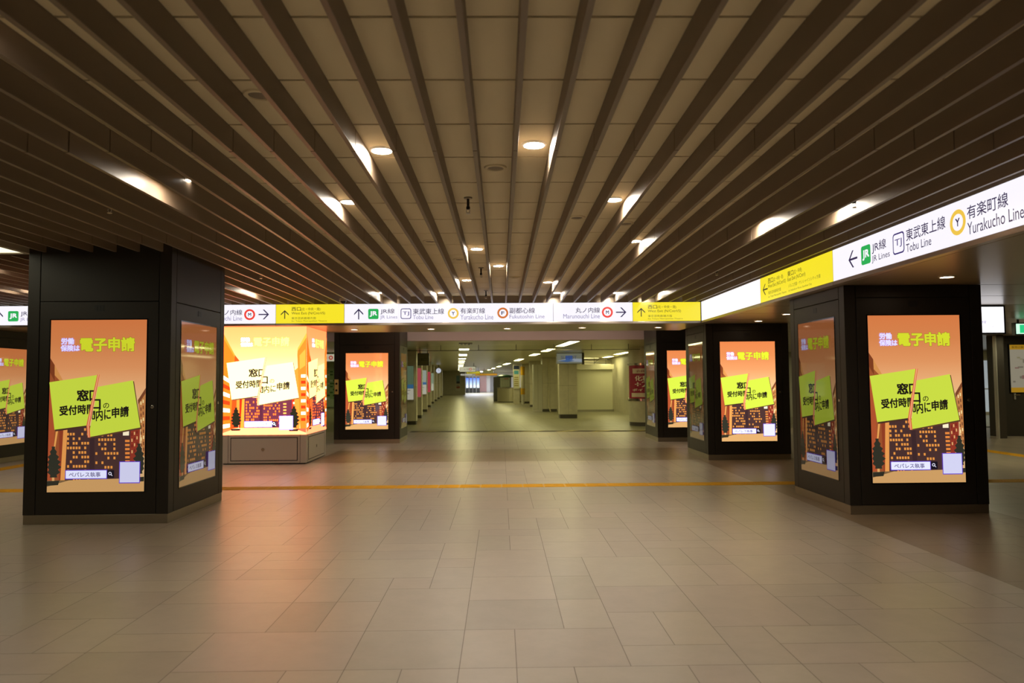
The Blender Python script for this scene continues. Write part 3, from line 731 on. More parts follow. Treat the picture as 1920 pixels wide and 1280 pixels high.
for i, (x, y, l) in enumerate([(-2.87, 14.58, 'round soffit downlight nearest the glowing pillar'), (-1.37, 14.58, 'round soffit downlight second from the left under the long white sign'),
  (.13, 14.58, 'round soffit downlight under the middle of the long white sign'), (1.60, 14.5, 'round soffit downlight under the sign with the red circle at right'),
  (3.11, 14.56, 'round soffit downlight under the right-hand yellow sign'), (4.595, 13.1, 'round soffit downlight above the second right pillar'),
  (4.57, 11.73, 'round soffit downlight seen at the left edge of the nearest right pillar'), (4.567, 7.47, 'round soffit downlight in front of the nearest right pillar')]):
    downlight(x, y, 2.527, l, M_lens_soft, .062, SG)

for (x, y) in [(-1.9, 17.2), (.3, 17.2), (2.5, 17.2), (-6, 17.2)]:  # unseen lamps added to light the bulkhead
    downlight(x, y+.5, 3.62, 'round downlight added above the gap behind the soffit, hidden from view', mat('added_lens_gap', (.9, .9, .9), .4, emit=(1., .86, .74), es=480.), .064, 'downlights added behind the soffit')

def speaker_disc(x, y, label):
    t = thing('ceiling_speaker', label, 'speaker', (x, y, ZC), 'flat round ceiling speakers')
    T = Matrix.Translation((x, y, ZC))
    mb = MB(T); mb.lathe([(.055, -.004), (.060, -.012), (.078, -.010), (.084, 0)], 32, cap=False); mb.build('rim', M_panel, t, smooth=True)
    mb = MB(T); mb.lathe([(.055, -.002), (.055, -.005)], 32); mb.build('grille', mat('grille_cloth', (.30, .25, .18), .8, bump=.4, nscale=300), t)
for (x, y, l) in [(-1.305, 3.97, 'flat round ceiling speaker upper left, nearest the camera'), (-.03, 5.36, 'flat round ceiling speaker on the centre line behind the two nearest lamps'), (.74, 7.04, 'flat round ceiling speaker right of the centre line'),
  (-.78, 8.22, 'flat round ceiling speaker left of the centre line, mid ceiling'), (-.52, 9.46, 'flat round ceiling speaker beside the close pair of central lamps'), (.22, 11.15, 'flat round ceiling speaker far back near the centre line'), (1.26, 7.32, 'flat round ceiling speaker on the right beside a bright slat')]:
    speaker_disc(x, y, l)
def sprinkler(x, y, label):
    t = thing('sprinkler', label, 'sprinkler', (x, y, ZC), 'pendant sprinkler heads')
    T = Matrix.Translation((x, y, ZC))
    mb = MB(T); mb.lathe([(.036, 0), (.034, -.010), (.014, -.014)], 20); mb.build('escutcheon', M_plinth, t, smooth=True)
    mb = MB(T); mb.lathe([(.011, -.012), (.011, -.075), (.016, -.08), (.016, -.10), (.010, -.104)], 16); mb.build('pipe', mat('dark_metal', (.05, .045, .04), .35, .8), t, smooth=True)
    mb = MB(T); mb.tube([(-.011, 0, -.10), (-.015, 0, -.118), (-.006, 0, -.136)], .003, 8); mb.tube([(.011, 0, -.10), (.015, 0, -.118), (.006, 0, -.136)], .003, 8); mb.lathe([(.004, -.13), (.020, -.137), (.020, -.140), (.004, -.144)], 16); mb.build('deflector', M_steel, t, smooth=True)
for (x, y, l) in [(-.27, 6.26, 'pendant sprinkler head nearest the camera on the centre line'), (-.265, 10.19, 'pendant sprinkler head on the centre line, second from the camera'), (-.25, 12.79, 'pendant sprinkler head just above the back sign'),
  (-3.26, 6.18, 'sprinkler head between slats at left, above the nearest left pillar'), (2.97, 6.10, 'sprinkler head between slats at right, above the long white sign'), (2.98, 10.1, 'sprinkler head between slats above the blank white panel'), (-3.28, 10.16, 'sprinkler head between slats over the glowing pillar')]:
    sprinkler(x, y, l)
def dome_camera():
    x, y = -2.76, 13.0
    t = thing('dome_camera', 'small dark security dome camera above the left yellow sign', 'security camera', (x, y, ZC))
    T = Matrix.Translation((x, y, ZC))
    mb = MB(T); mb.lathe([(.02, 0), (.02, -.10), (.062, -.105), (.066, -.145), (.055, -.15)], 24); mb.build('base', M_white, t, smooth=True)
    mb = MB(T); mb.lathe([(.054, -.148), (.052, -.165), (.042, -.185), (.022, -.198), (.003, -.202)], 24); mb.build('dome', mat('smoked_dome', (.01, .01, .01), .06), t, smooth=True)
dome_camera()

# ------------------------------------------------------------------ things on the hall floor
def tactile(label, pts_fn, x0, x1, y0, y1, along):
    """guide strip of 30 cm tiles with raised bars"""
    t = MB(); a = .3
    n = int(round(((x1-x0) if along == 'x' else (y1-y0))/a))
    col = mat('tactile_yellow', (.75, .40, .006), .65, 0., .25, noise=.12, nscale=6)
    for k in range(n):
        if along == 'x':
            xa, xb = x0+k*a+.003, x0+(k+1)*a-.003; t.box(xa, y0, 0, xb, y1, .003)
            for b in range(4): yy = y0+.045+b*.075; t.box(xa+.012, yy-.012, .003, xb-.012, yy+.012, .0065)
        else:
            ya, yb = y0+k*a+.003, y0+(k+1)*a-.003; t.box(x0, ya, 0, x1, yb, .003)
            for b in range(4): xx = x0+.045+b*.075; t.box(xx-.012, ya+.012, .003, xx+.012, yb-.012, .0065)
    o = t.build('tactile_paving', col, org=((x0+x1)/2, (y0+y1)/2, 0)); tag(o, label, 'tactile paving', 'yellow tactile guide strips')
tactile('yellow tactile guide strip crossing the whole floor between the pillars', None, -9.0, 10.2, 10.5, 10.8, 'x')
tactile('yellow tactile guide strip running away from the camera at the left edge', None, -9.0, -8.7, 10.83, 19.83, 'y')
tactile('yellow tactile guide strip running away from the camera right of the nearest right pillar', None, 9.7, 10.0, 10.83, 19.83, 'y')
def shutter_track():
    a, b = Vector((-2.69, 22.18, 0)), Vector((5.3, 21.55, 0)); d = (b-a).normalized(); nrm = Vector((-d.y, d.x, 0)); L = (b-a).length
    fr = frame(a, d, nrm, Z); mb = MB(fr)
    mb.box(0, -.24, 0, L, .24, .004, 0)
    k = 0; x = .2
    while x < L-.8:
        mb.poly([(x, -.24), (x+.14, -.24), (x+.72, .24), (x+.52, .24)], .0046, None, 1); x += 1.02
    o = mb.build('floor_track', [mat('track_dark', (.045, .026, .014), .7), mat('hazard_yellow', (.62, .50, .05), .5)], org=(1.3, 21.9, 0))
    tag(o, 'dark floor track with yellow hazard dashes at the mouth of the corridor', 'floor track')
shutter_track()

# ------------------------------------------------------------------ corridor
M_stone = mat('pillar_stone', (.60, .56, .42), .32, noise=.18, nscale=5)
M_kick = mat('kick_dark', (.07, .06, .045), .5)
def block_pillar(name, label, x0, y0, x1, y1, top=2.558, kick=.12, joints=(1.3,), group=None, m=None):
    t = thing(name, label, 'pillar', ((x0+x1)/2, (y0+y1)/2, 0), group)
    mb = MB(); zs = [kick]+list(joints)+[top]
    for a, b in zip(zs[:-1], zs[1:]):
        h = (x0+x1)/2
        mb.box(x0, y0, a+.003, h-.003, y1, b-.003); mb.box(h+.003, y0, a+.003, x1, y1, b-.003)
    mb.box(x0+.01, y0+.01, kick, x1-.01, y1-.01, top, 1)
    mb.build('shaft', [m or M_stone, M_kick], t)
    mb = MB(); mb.box(x0+.015, y0+.015, 0, x1-.015, y1-.015, kick); mb.build('kick_base', M_kick, t)
    return t
PR = tinted('poster_print', .25)
def poster(label, x0, z0, x1, z1, y, painter, group='framed posters in the corridor', lit=0.):
    t = thing('framed_poster', label, 'poster', ((x0+x1)/2, y, z0), group)
    fr = frame((x0, y, z0), X, Z, -Y); W, H = x1-x0, z1-z0
    mb = MB(fr); f = .03
    mb.box(-f, -f, 0, 0, H+f, .05); mb.box(W, -f, 0, W+f, H+f, .05); mb.box(0, -f, 0, W, 0, .05); mb.box(0, H, 0, W, H+f, .05); mb.box(0, 0, 0, W, H, .02)
    mb.build('frame', M_steel, t)
    mb = MB(fr); painter(mb, W, H); mb.build('print', glow('poster_added_glow', lit, .2) if lit else PR, t)  # with lit set, the print has an added glow to brighten it
def pt_band(cols):
    def f(mb, W, H):
        z = H; n = .021
        for (k, c) in cols: mb.rect(0, z-k*H, W, z, n, g(*c)); z -= k*H
        for i in range(5): mb.rect(.08*W, H*(.12+.05*i), W*(.5+.08*((i*3) % 5)), H*(.135+.05*i), n+.001, g(90, 84, 70))
    return f
lp = [(-2.90, 25.75), (-3.18, 30.1), (-3.58, 36.26), (-3.99, 42.6), (-4.44, 49.6), (-4.74, 55.3), (-5.07, 61.9), (-5.36, 68.3)]
names = ['first', 'second', 'third', 'fourth', 'fifth', 'sixth', 'seventh', 'eighth']
art = [[(.55, (98, 118, 90)), (.12, (60, 110, 150)), (.33, (200, 196, 176))], [(1, (196, 84, 92))], [(.5, (176, 186, 170)), (.1, (70, 120, 170)), (.4, (214, 210, 190))], [(1, (198, 70, 84))],
       [(.6, (150, 170, 140)), (.4, (216, 216, 190))], [(1, (190, 186, 150))], [(1, (196, 192, 160))], [(1, (190, 190, 170))]]
for k, (xr, y) in enumerate(lp):
    block_pillar('stone_pillar', 'stone pillar, %s along the left side of the corridor' % names[k], xr-.95, y, xr-.03, y+.35, group='stone pillars along the left of the corridor')
    if k < 5:
        x1 = xr-.12 if k == 0 else xr-.05
        poster('framed poster on the %s left-hand corridor pillar, %s' % (names[k], ['green over white', 'plain red', 'pale with a blue stripe', 'red with a dark upper band', 'pale green'][k]), x1-.62, .86, x1, 2.02, y, pt_band(art[k]), lit=.55)
# box sign hung across the first two left pillars
def hang_box(name, label, cat, x0, z0, x1, z1, y, dp, face, writer=None, hang=2.558, emit=None, group=None):
    t = thing(name, label, cat, ((x0+x1)/2, y, hang), group)
    mb = MB(); f = .02
    mb.box(x0, y, z0, x1, y+dp, z1); mb.box(x0-f, y-.006, z0-f, x0, y+dp+.006, z1+f); mb.box(x1, y-.006, z0-f, x1+f, y+dp+.006, z1+f); mb.box(x0, y-.006, z1, x1, y+dp+.006, z1+f); mb.box(x0, y-.006, z0-f, x1, y+dp+.006, z0)
    mb.build('case', M_black, t)
    fr = frame((x0, y, z0), X, Z, -Y); mb = MB(fr); mb.rect(0, 0, x1-x0, z1-z0, .002, face)
    if writer: writer(mb, x1-x0, z1-z0)
    mb.build('face', emit or PR, t)
    if hang-(z1+f) > .01:
        for xx in (x0+.12*(x1-x0), x1-.12*(x1-x0)):
            mb = MB(); mb.box(xx-.012, y+dp/2-.012, z1, xx+.012, y+dp/2+.012, hang); mb.build('hanger', M_kick, t)
hang_box('box_sign', 'unlit dark box sign hanging before the second left corridor pillar', 'sign', -2.80, 2.05, -2.46, 2.42, 25.2, .3, g(96, 92, 62), lambda mb, W, H: text(mb, '1出口', .08*W, .35*H, .8*W, .65*H, .003, g(60, 58, 40)))
def small_clock():
    t = thing('round_clock', 'small round clock hung above the left corridor pillars', 'clock', (-4.1, 50, 2.3))
    T = frame((-4.15, 49.5, 2.18), X, Z, -Y)
    mb = MB(T); mb.lathe([(.19, -.06), (.19, .01), (.17, .02), (.165, .005)], 28); mb.box(-.02, .17, -.05, .02, .38, -.02); mb.build('case', M_black, t, smooth=True)
    mb = MB(T); mb.disc(0, 0, .165, .012, g(210, 215, 230)); mb.box(-.008, 0, .013, .008, .12, .016, 0, g(20, 20, 20)); mb.box(0, -.008, .013, .09, .008, .016, 0, g(20, 20, 20)); mb.build('dial', glow('dim_sign', .8, .3), t)
small_clock()

# ceiling light panels
def light_panel(label, cx, cy, w_, l_, ang, group, m=None, z=2.56):
    t = thing('light_panel', label, 'ceiling light', (cx, cy, z), group)
    fr = Matrix.Translation((cx, cy, z)) @ Matrix.Rotation(ang, 4, 'Z')
    mb = MB(fr); a, b = w_/2, l_/2
    mb.box(-a-.03, -b-.03, -.02, -a, b+.03, .0); mb.box(a, -b-.03, -.02, a+.03, b+.03, 0); mb.box(-a, -b-.03, -.02, a, -b, 0); mb.box(-a, b, -.02, a, b+.03, 0)
    mb.build('frame', M_trim, t)
    mb = MB(fr); mb.box(-a, -b, -.012, a, b, -.002); mb.build('diffuser', m or M_tube, t)
ordn = ['nearest', 'second', 'third', 'fourth', 'fifth', 'sixth', 'seventh', 'eighth', 'ninth', 'tenth', 'eleventh', 'twelfth', 'thirteenth', 'fourteenth']
for k, (y, L) in enumerate(((25.0, 1.5), (30.2, 2.0), (35.4, 1.5), (39.8, 1.5), (43.5, 1.4), (49.2, 1.6), (54.2, 1.6), (59.4, 1.6), (66, 1.6), (73, 1.6))):  # farthest panels added to brighten the left end wall
    light_panel('square light panel, %s in the left row of the corridor ceiling' % ordn[k], -1.24-.058*(y-25), y, .32, L, .056, 'square light panels on the left of the corridor')
for k, (y, L) in enumerate(((21.5, 3.0), (26.0, 2.2), (30.5, 2.2), (38.2, 3.4), (47.4, 4.2), (56.0, 3.0), (64.5, 3.0), (73, 3.0))):
    light_panel('long light panel, %s in the right row of the corridor ceiling' % ordn[k], 1.92-.06*(y-21.5), y, .27, L, .06, 'long light panels on the right of the corridor')
for k, (x, y, L) in enumerate([(4.86, 29.6, 2.8), (4.95, 34.2, 1.9)]):
    light_panel(['long light panel on the ceiling before the closed shutter', 'long light panel on the ceiling just above the shutter header'][k], x, y, .26, L, .03, 'light panels before the shutter')
light_panel('light panel on the ceiling behind the shutter header', 4.3, 35.9, .9, .3, 0, None)
for (x, y) in [(8.5, 13.5), (13.5, 16), (9.5, 21), (16.5, 22.5), (13, 26.5), (18.5, 26)]:
    light_panel('long light panel on the ceiling of the side hall right of the pillars', x, y, .3, 1.2, 0, 'light panels of the right side hall', mat('side_hall_lens', (.9, .9, .9), .4, emit=(1., .92, .55), es=28.), z=2.527)
for (x, y) in [(-9.5, 24), (-9, 31), (-10, 38)]:  # unseen panels added to light the green wall
    light_panel('light panel added on the ceiling of the passage left of the corridor', x, y, .3, 2.4, 0, 'light panels added in the left passage')
light_panel('bright white light panel added at the far end of the corridor', -2.6, 88, 3.4, 6, 0, None, mat('white_lens', (.9, .9, .9), .4, emit=(.92, .93, 1.), es=9.))  # added lamp that brightens the white end wall
def vent(label, cx, cy):
    t = thing('ceiling_vent', label, 'vent', (cx, cy, 2.56)); fr = Matrix.Translation((cx, cy, 2.56)) @ Matrix.Rotation(.056, 4, 'Z')
    mb = MB(fr); mb.box(-.19, -.8, -.012, .19, .3, 0); mb.build('backing', M_black, t)
    for k in range(4):
        mb = MB(fr); x = -.18+.105*k; mb.box(x, -.78, -.028, x+.035, .28, -.012); mb.build('louvre', M_trim, t)
vent('louvred vent in the corridor ceiling before the left row of lights', -1.03, 21.6)

# smoke screen with its bottom rail
def smoke_screen():
    t = thing('smoke_screen', 'hanging clear smoke screen with a dark bottom rail across the corridor ceiling', 'smoke screen', (.8, 22, 2.56))
    mb = MB(); mb.box(-2.9, 21.99, 2.385, 4.15, 22.01, 2.402); mb.build('rail', M_kick, t)
    gm = mat('clear_sheet', (.95, .95, .9), .03); gm.node_tree.nodes['Principled BSDF'].inputs['Transmission Weight'].default_value = 1.; gm.node_tree.nodes['Principled BSDF'].inputs['IOR'].default_value = 1.08
    mb = MB(); mb.box(-2.9, 21.998, 2.402, 4.15, 22.002, 2.535); mb.build('sheet', gm, t)
    for x in (-1.78, -.66, .455, 1.58, 2.70, 3.8):
        mb = MB(); mb.box(x-.008, 21.992, 2.40, x+.008, 22.008, 2.56); mb.build('hanger', M_kick, t)
smoke_screen()

# right-hand side of the corridor
def sign_pillar():
    block_pillar('stone_pillar', 'square stone pillar carrying a lit box sign, left of the closed shutter', 2.29, 29.1, 2.99, 29.8, 2.558, .15, (1.28,))
    t = thing('box_sign', 'grey box sign with blue lettering on top of the square stone pillar', 'sign', (2.7, 29.0, 2.13))
    mb = MB(); mb.box(2.17, 28.95, 2.13, 3.26, 29.085, 2.558); mb.box(3.18, 28.93, 2.10, 3.26, 29.085, 2.56, 1); mb.box(3.0, 29.085, 2.13, 3.26, 29.98, 2.558)
    mb.build('case', [mat('grey_case', (.42, .42, .36), .4), M_kick], t)
    fr = frame((2.19, 28.94, 2.145), X, Z, -Y); mb = MB(fr); W, H = .98, .385
    mb.rect(0, 0, W, H, 0, g(150, 152, 128)); mb.poly([(0, .10), (.5, .20), (W, .17), (W, .05), (.4, .07)], .001, g(196, 206, 216)); mb.poly([(.05, .10), (.45, .15), (.7, .10), (.4, .05)], .002, g(90, 130, 190))
    text(mb, 'SUMMIT', .16, .17, .78, .29, .003, g(70, 84, 130)); mb.rect(.34, .14, .62, .30, .0025, g(80, 120, 200))
    mb.build('face', glow('dim_sign2', .42, .3), t)
sign_pillar()
def shutter():
    t = thing('roller_shutter', 'closed beige folding shutter across a shop front in the corridor', 'shutter', (4.6, 34.9, 0))
    mb = MB(); x = 3.30
    while x < 5.25:
        mb.box(x, 34.9, .10, x+.058, 34.93, 1.98); mb.box(x+.058, 34.905, .10, x+.075, 34.925, 1.98); x += .075
    mb.build('curtain', mat('shutter_beige', (.68, .66, .47), .4), t)
    mb = MB(); mb.box(3.25, 34.88, .0, 5.3, 34.96, .10); mb.build('bottom_bar', brushed('shutter_steel', (.4, .38, .30), .4), t)
    mb = MB(); mb.box(3.10, 34.7, 1.985, 5.3, 35.1, 2.22); mb.build('header_box', mat('header_steel', (.7, .67, .5), .35, .4), t, bevel=.006)
    mb = MB(); mb.box(3.18, 34.85, 0, 3.27, 35.0, 1.985); mb.build('guide_rail', MATS['shutter_steel'], t)
    mb = MB(); mb.box(3.33, 34.86, 1.1, 3.35, 34.9, 1.55); mb.build('handle', M_kick, t)
shutter()
def pipe_frame():
    t = thing('pipe_frame', 'dark pipe frame with hangers above the shutter header', 'pipe frame', (4.2, 35.3, 2.45))
    for k, z in enumerate((2.30, 2.44)):
        mb = MB(); mb.tube([(3.1, 35.25, z), (5.2, 35.25, z)], .014); mb.build('rail', M_kick, t)
    for x in (3.4, 3.9, 4.45, 5.0):
        mb = MB(); mb.tube([(x, 35.25, 2.56), (x, 35.25, 2.22)], .012); mb.build('hanger', M_kick, t)
    for x in (3.4, 4.45):
        mb = MB(); mb.tube([(x, 35.25, 2.30), (x+.3, 35.25, 2.54)], .012); mb.build('brace', M_kick, t)
pipe_frame()
def round_column():
    cx, cy, r = 4.75, 24.35, .55
    t = thing('round_column', 'round stone column with a curved red poster, left of the back right pillar', 'pillar', (cx, cy, 0))
    T = Matrix.Translation((cx, cy, 0))
    mb = MB(T); mb.lathe([(r, .12), (r, .80)], 48); mb.lathe([(r, 2.02), (r, 2.558)], 48); mb.lathe([(r-.01, .80), (r-.01, 2.02)], 48); mb.build('shaft', M_stone, t, smooth=True)
    mb = MB(T); mb.lathe([(r-.015, 0), (r-.015, .12)], 48); mb.build('kick_base', M_kick, t, smooth=True)
    for (a, b) in ((.795, .885), (1.95, 2.03)):
        mb = MB(T); mb.lathe([(r-.005, a), (r+.03, a+.008), (r+.03, b-.008), (r-.005, b)], 48); mb.build('ring', M_chrome, t, smooth=True)
    p = MB(); rr0 = r+.012
    def wrap(u, v, n): a = -math.pi/2 + u/rr0; return (cx+(rr0+n)*math.cos(a), cy+(rr0+n)*math.sin(a), v)
    def grid(u0, v0, u1, v1, n, col):
        k = max(1, int((u1-u0)/.05))
        for i in range(k):
            a, b = u0+(u1-u0)*i/k, u0+(u1-u0)*(i+1)/k
            p.add([wrap(a, v0, n), wrap(b, v0, n), wrap(b, v1, n), wrap(a, v1, n)], [(0, 1, 2, 3)], 0, col)
    grid(-.80, .885, .65, 1.95, 0, g(160, 46, 72)); grid(-.62, .93, .45, 1.06, .002, g(226, 206, 190)); grid(-.56, 1.69, .40, 1.85, .002, g(226, 206, 190))
    for s, u0, v0, u1, v1 in (('化粧品', -.46, 1.45, .30, 1.62), ('+2%', -.46, 1.25, .25, 1.43), ('ポイント', -.56, 1.12, .2, 1.2), ('会員様限定', -.4, 1.73, .3, 1.80)):
        vs, fs = glyphs(s); col = g(250, 236, 226) if v0 < 1.7 else g(150, 50, 70)
        for dx in (-.006, .006): p.add([wrap(u0+v[0]*(u1-u0)+dx, v0+v[1]*(v1-v0), .004) for v in vs], fs, 0, col)
    o = p.build('curved_poster', PR, t)
round_column()
block_pillar('stone_pillar', 'wide stone pier with a pale vertical pipe, behind the square pillar', 1.98, 35.4, 2.68, 36.6, 2.558, .12, (1.35,))
def grey_cabinet():
    t = thing('grey_cabinet', 'tall flat grey cabinet against the wide stone pier', 'cabinet', (1.76, 35.4, 0))
    mb = MB(); mb.box(1.55, 35.35, .06, 1.97, 36.5, 2.25); mb.build('body', mat('grey_paint', (.6, .58, .47), .5), t, bevel=.01)
    mb = MB(); mb.box(1.56, 35.37, 0, 1.96, 36.4, .06); mb.build('base', M_steel, t)
    mb = MB(); mb.box(1.758, 35.342, .1, 1.764, 35.352, 2.2); mb.build('door_seam', M_kick, t)
grey_cabinet()
mb = MB(); mb.tube([(2.28, 35.35, 2.558), (2.28, 35.35, 1.3), (2.24, 35.35, .35), (2.22, 35.33, .16)], .028); mb.tube([(2.22, 35.33, .2), (2.30, 35.33, .14), (2.34, 35.33, .0)], .032); mb.tube([(2.18, 35.36, 1.40), (2.38, 35.36, 1.40)], .014)
tag(mb.build('standpipe', mat('cream_paint', (.62, .58, .40), .4), org=(2.25, 35.35, 0), smooth=True), 'cream vertical pipe with an elbow at the foot of the wide pier', 'pipe')
block_pillar('stone_pillar', 'narrow stone pillar seen left of the grey cabinet', 1.62, 41.7, 2.3, 42.4, joints=(1.3,))
block_pillar('stone_pillar', 'stone pillar beside the yellow and white column advert', 1.36, 48.1, 2.1, 48.8, joints=(1.3,))
def ad_column():
    cx, cy = 1.36, 46.4
    t = thing('advert_column', 'slim yellow and white advert column right of the curved steel counter', 'advert column', (cx, cy, 0)); T = Matrix.Translation((cx, cy, 0))
    mb = MB(T); mb.lathe([(.10, 0), (.10, .62)], 20); mb.build('post', M_steel, t, smooth=True)
    mb = MB(T)
    mb.lathe([(.13, .62), (.13, 1.0)], 20, col=g(222, 170, 40)); mb.lathe([(.13, 1.0), (.13, 1.82)], 20, col=g(206, 198, 170)); mb.lathe([(.13, 1.82), (.13, 2.35)], 20, col=g(222, 170, 40)); mb.build('advert_wrap', PR, t, smooth=True)
ad_column()
poster('tall pale poster with a dark blue head standing behind the steel counter', .80, 1.0, 1.16, 2.42, 46.954, lambda m_, W, H: (m_.rect(0, 0, W, H, .021, g(206, 204, 168)), m_.rect(0, H*.84, W, H, .023, g(40, 50, 84)), m_.rect(.1*W, H*.62, .9*W, H*.78, .023, g(70, 150, 170)), [m_.rect(.12*W, H*(.1+.09*i), .85*W, H*(.14+.09*i), .023, g(150, 130, 70)) for i in range(5)]))
def poster_stand():
    mb = MB(); mb.box(.78, 46.955, 0, 1.18, 47.3, 2.5)
    tag(mb.build('stone_pier', M_stone, org=(.98, 47.1, 0)), 'slim stone pier behind the tall pale poster', 'pillar')
poster_stand()
def counter():
    cx, cy, r = .72, 51.6, .98
    t = thing('curved_counter', 'curved stainless steel counter on the right side of the corridor', 'counter', (cx, cy, 0))
    def arc(r, z0, z1, a0=-200, a1=20, k=40):
        vs, fs = [], []
        for i in range(k+1):
            a = math.radians(a0+(a1-a0)*i/k); vs += [(cx+r*math.cos(a), cy+r*math.sin(a), z0), (cx+r*math.cos(a), cy+r*math.sin(a), z1)]
        return vs, [(2*i, 2*i+2, 2*i+3, 2*i+1) for i in range(k)]
    mb = MB(); mb.add(*arc(r, .05, .97)); mb.build('front', mat('counter_steel', (.62, .58, .42), .3, .85), t, smooth=True)
    mb = MB(); v1, f1 = arc(r+.03, .97, 1.01); mb.add(v1, f1)
    v2, _ = arc(r+.03, 1.01, 1.01); v3, _ = arc(r-.4, 1.01, 1.01); n = len(v2)//2
    mb.add([v2[2*i] for i in range(n)]+[v3[2*i] for i in range(n)], [(i, i+1, n+i+1, n+i) for i in range(n-1)]); mb.build('worktop', M_chrome, t)
    mb = MB(); mb.add(*arc(r-.04, 0, .05)); mb.build('kick_base', M_kick, t)
counter()
def kiosk():
    t = thing('information_kiosk', 'glass booth with white notices and a green roof behind the steel counter', 'booth', (.3, 54, 0))
    mb = MB(); mb.box(-.55, 54, 0, .75, 55, 1.75); mb.build('body', mat('booth_dark', (.14, .14, .11), .4), t)
    mb = MB(frame((-.06, 53.99, 1.02), X, Z, -Y)); mb.rect(0, 0, .72, .68, 0, g(206, 214, 186)); mb.rect(.30, .56, .62, .63, .002, g(200, 120, 110))
    for i in range(4): mb.rect(.04+.17*i, .08, .17+.17*i, .46, .002, g(222, 226, 204))
    mb.build('notices', PR, t)
    mb = MB(); mb.lathe([(.62, 1.75), (.56, 1.83), (.3, 1.90), (.05, 1.92)], 24, .3, 54.5); mb.build('roof', mat('green_roof', (.03, .16, .07), .4), t, smooth=True)
kiosk()
# hanging direction signs in the corridor
def wr_m(mb, W, H):
    text(mb, '丸ノ内線', .26*W, .36*H, .58*W, .68*H, .003, g(60, 52, 50)); mb.ring(.68*W, .5*H, .16*H, .28*H, .003, g(206, 70, 50)); arrow(mb, .80*W, .25*H, .95*W, .75*H, 'r', .003, g(40, 36, 40))
dim = glow('dim_sign3', .62, .3)
hang_box('hanging_sign', 'white hanging sign with a red circle and right arrow in the corridor', 'sign', -2.50, 2.04, -1.53, 2.34, 45, .14, g(214, 210, 178), wr_m, emit=dim)
hang_box('hanging_sign', 'yellow hanging exit sign just behind the white one with the red circle', 'sign', -2.72, 2.05, -1.66, 2.24, 59, .14, g(222, 206, 60), lambda mb, W, H: text(mb, '西口', .1*W, .2*H, .4*W, .8*H, .003, g(60, 56, 30)), emit=dim)
hang_box('hanging_sign', 'dull green-grey hanging sign right of the yellow one', 'sign', -1.5, 2.10, -.66, 2.34, 62, .14, g(150, 146, 92), lambda mb, W, H: text(mb, '東武東上線', .1*W, .25*H, .8*W, .75*H, .003, g(70, 66, 50)), emit=dim)
hang_box('hanging_sign', 'small white hanging sign low at the left, far down the corridor', 'sign', -3.9, 2.0, -2.75, 2.16, 72, .14, g(214, 210, 190), lambda mb, W, H: text(mb, 'JR線', .1*W, .2*H, .4*W, .8*H, .003, g(60, 56, 70)), emit=dim)
hang_box('hanging_sign', 'orange hanging sign farthest down the corridor', 'sign', -2.6, 2.02, -.4, 2.20, 76, .14, g(226, 160, 40), lambda mb, W, H: text(mb, '西口 出口', .1*W, .2*H, .5*W, .8*H, .003, g(60, 46, 20)), emit=dim)
# blue advertising kiosks
for k, x in enumerate((-4.12, -3.68, -3.24, -2.80)):
    t = thing('screen_totem', 'tall black totem with a glowing blue screen, %s in the far row' % ['leftmost', 'second from left', 'third from left', 'rightmost'][k], 'screen', (x, 91, 0), 'blue screen totems far down the corridor')
    mb = MB(); mb.box(x-.19, 91, 0, x+.19, 91.25, 2.0); mb.build('case', M_black, t)
    A, B = g(60, 110, 250), g(220, 240, 255)
    mb = MB(frame((x-.15, 90.99, .62), X, Z, -Y)); mb.add([(0, 0, 0), (.30, 0, 0), (.30, 1.2, 0), (0, 1.2, 0)], [(0, 1, 2, 3)], 0, lambda p: B if p[1] < .1 else A); mb.rect(.03, .05, .27, .28, .003, g(235, 245, 255)); mb.build('screen', glow('blue_screen', 1.6), t)
poster('tall poster, blue over red and white, on the far left end wall', -4.80, .50, -4.42, 2.05, 79.99, pt_band([(.4, (120, 160, 170)), (.15, (60, 70, 90)), (.2, (210, 200, 180)), (.12, (190, 90, 70)), (.13, (220, 210, 190))]))
for k, (x0, x1, c) in enumerate(((-2.6, -1.9, (206, 166, 166)), (-1.3, -.5, (160, 160, 166)))):
    mb = MB(); mb.box(x0, 93.9, .1, x1, 94, 2.1); mb.box(x0-.06, 93.86, .04, x0, 94, 2.16); mb.box(x1, 93.86, .04, x1+.06, 94, 2.16)
    tag(mb.build('shop_window', mat('window_tone_%d' % k, g(*c), .3), org=((x0+x1)/2, 93.95, 0)), ['pinkish window in the bright white wall at the corridor end', 'grey window in the bright white wall at the corridor end'][k], 'window')

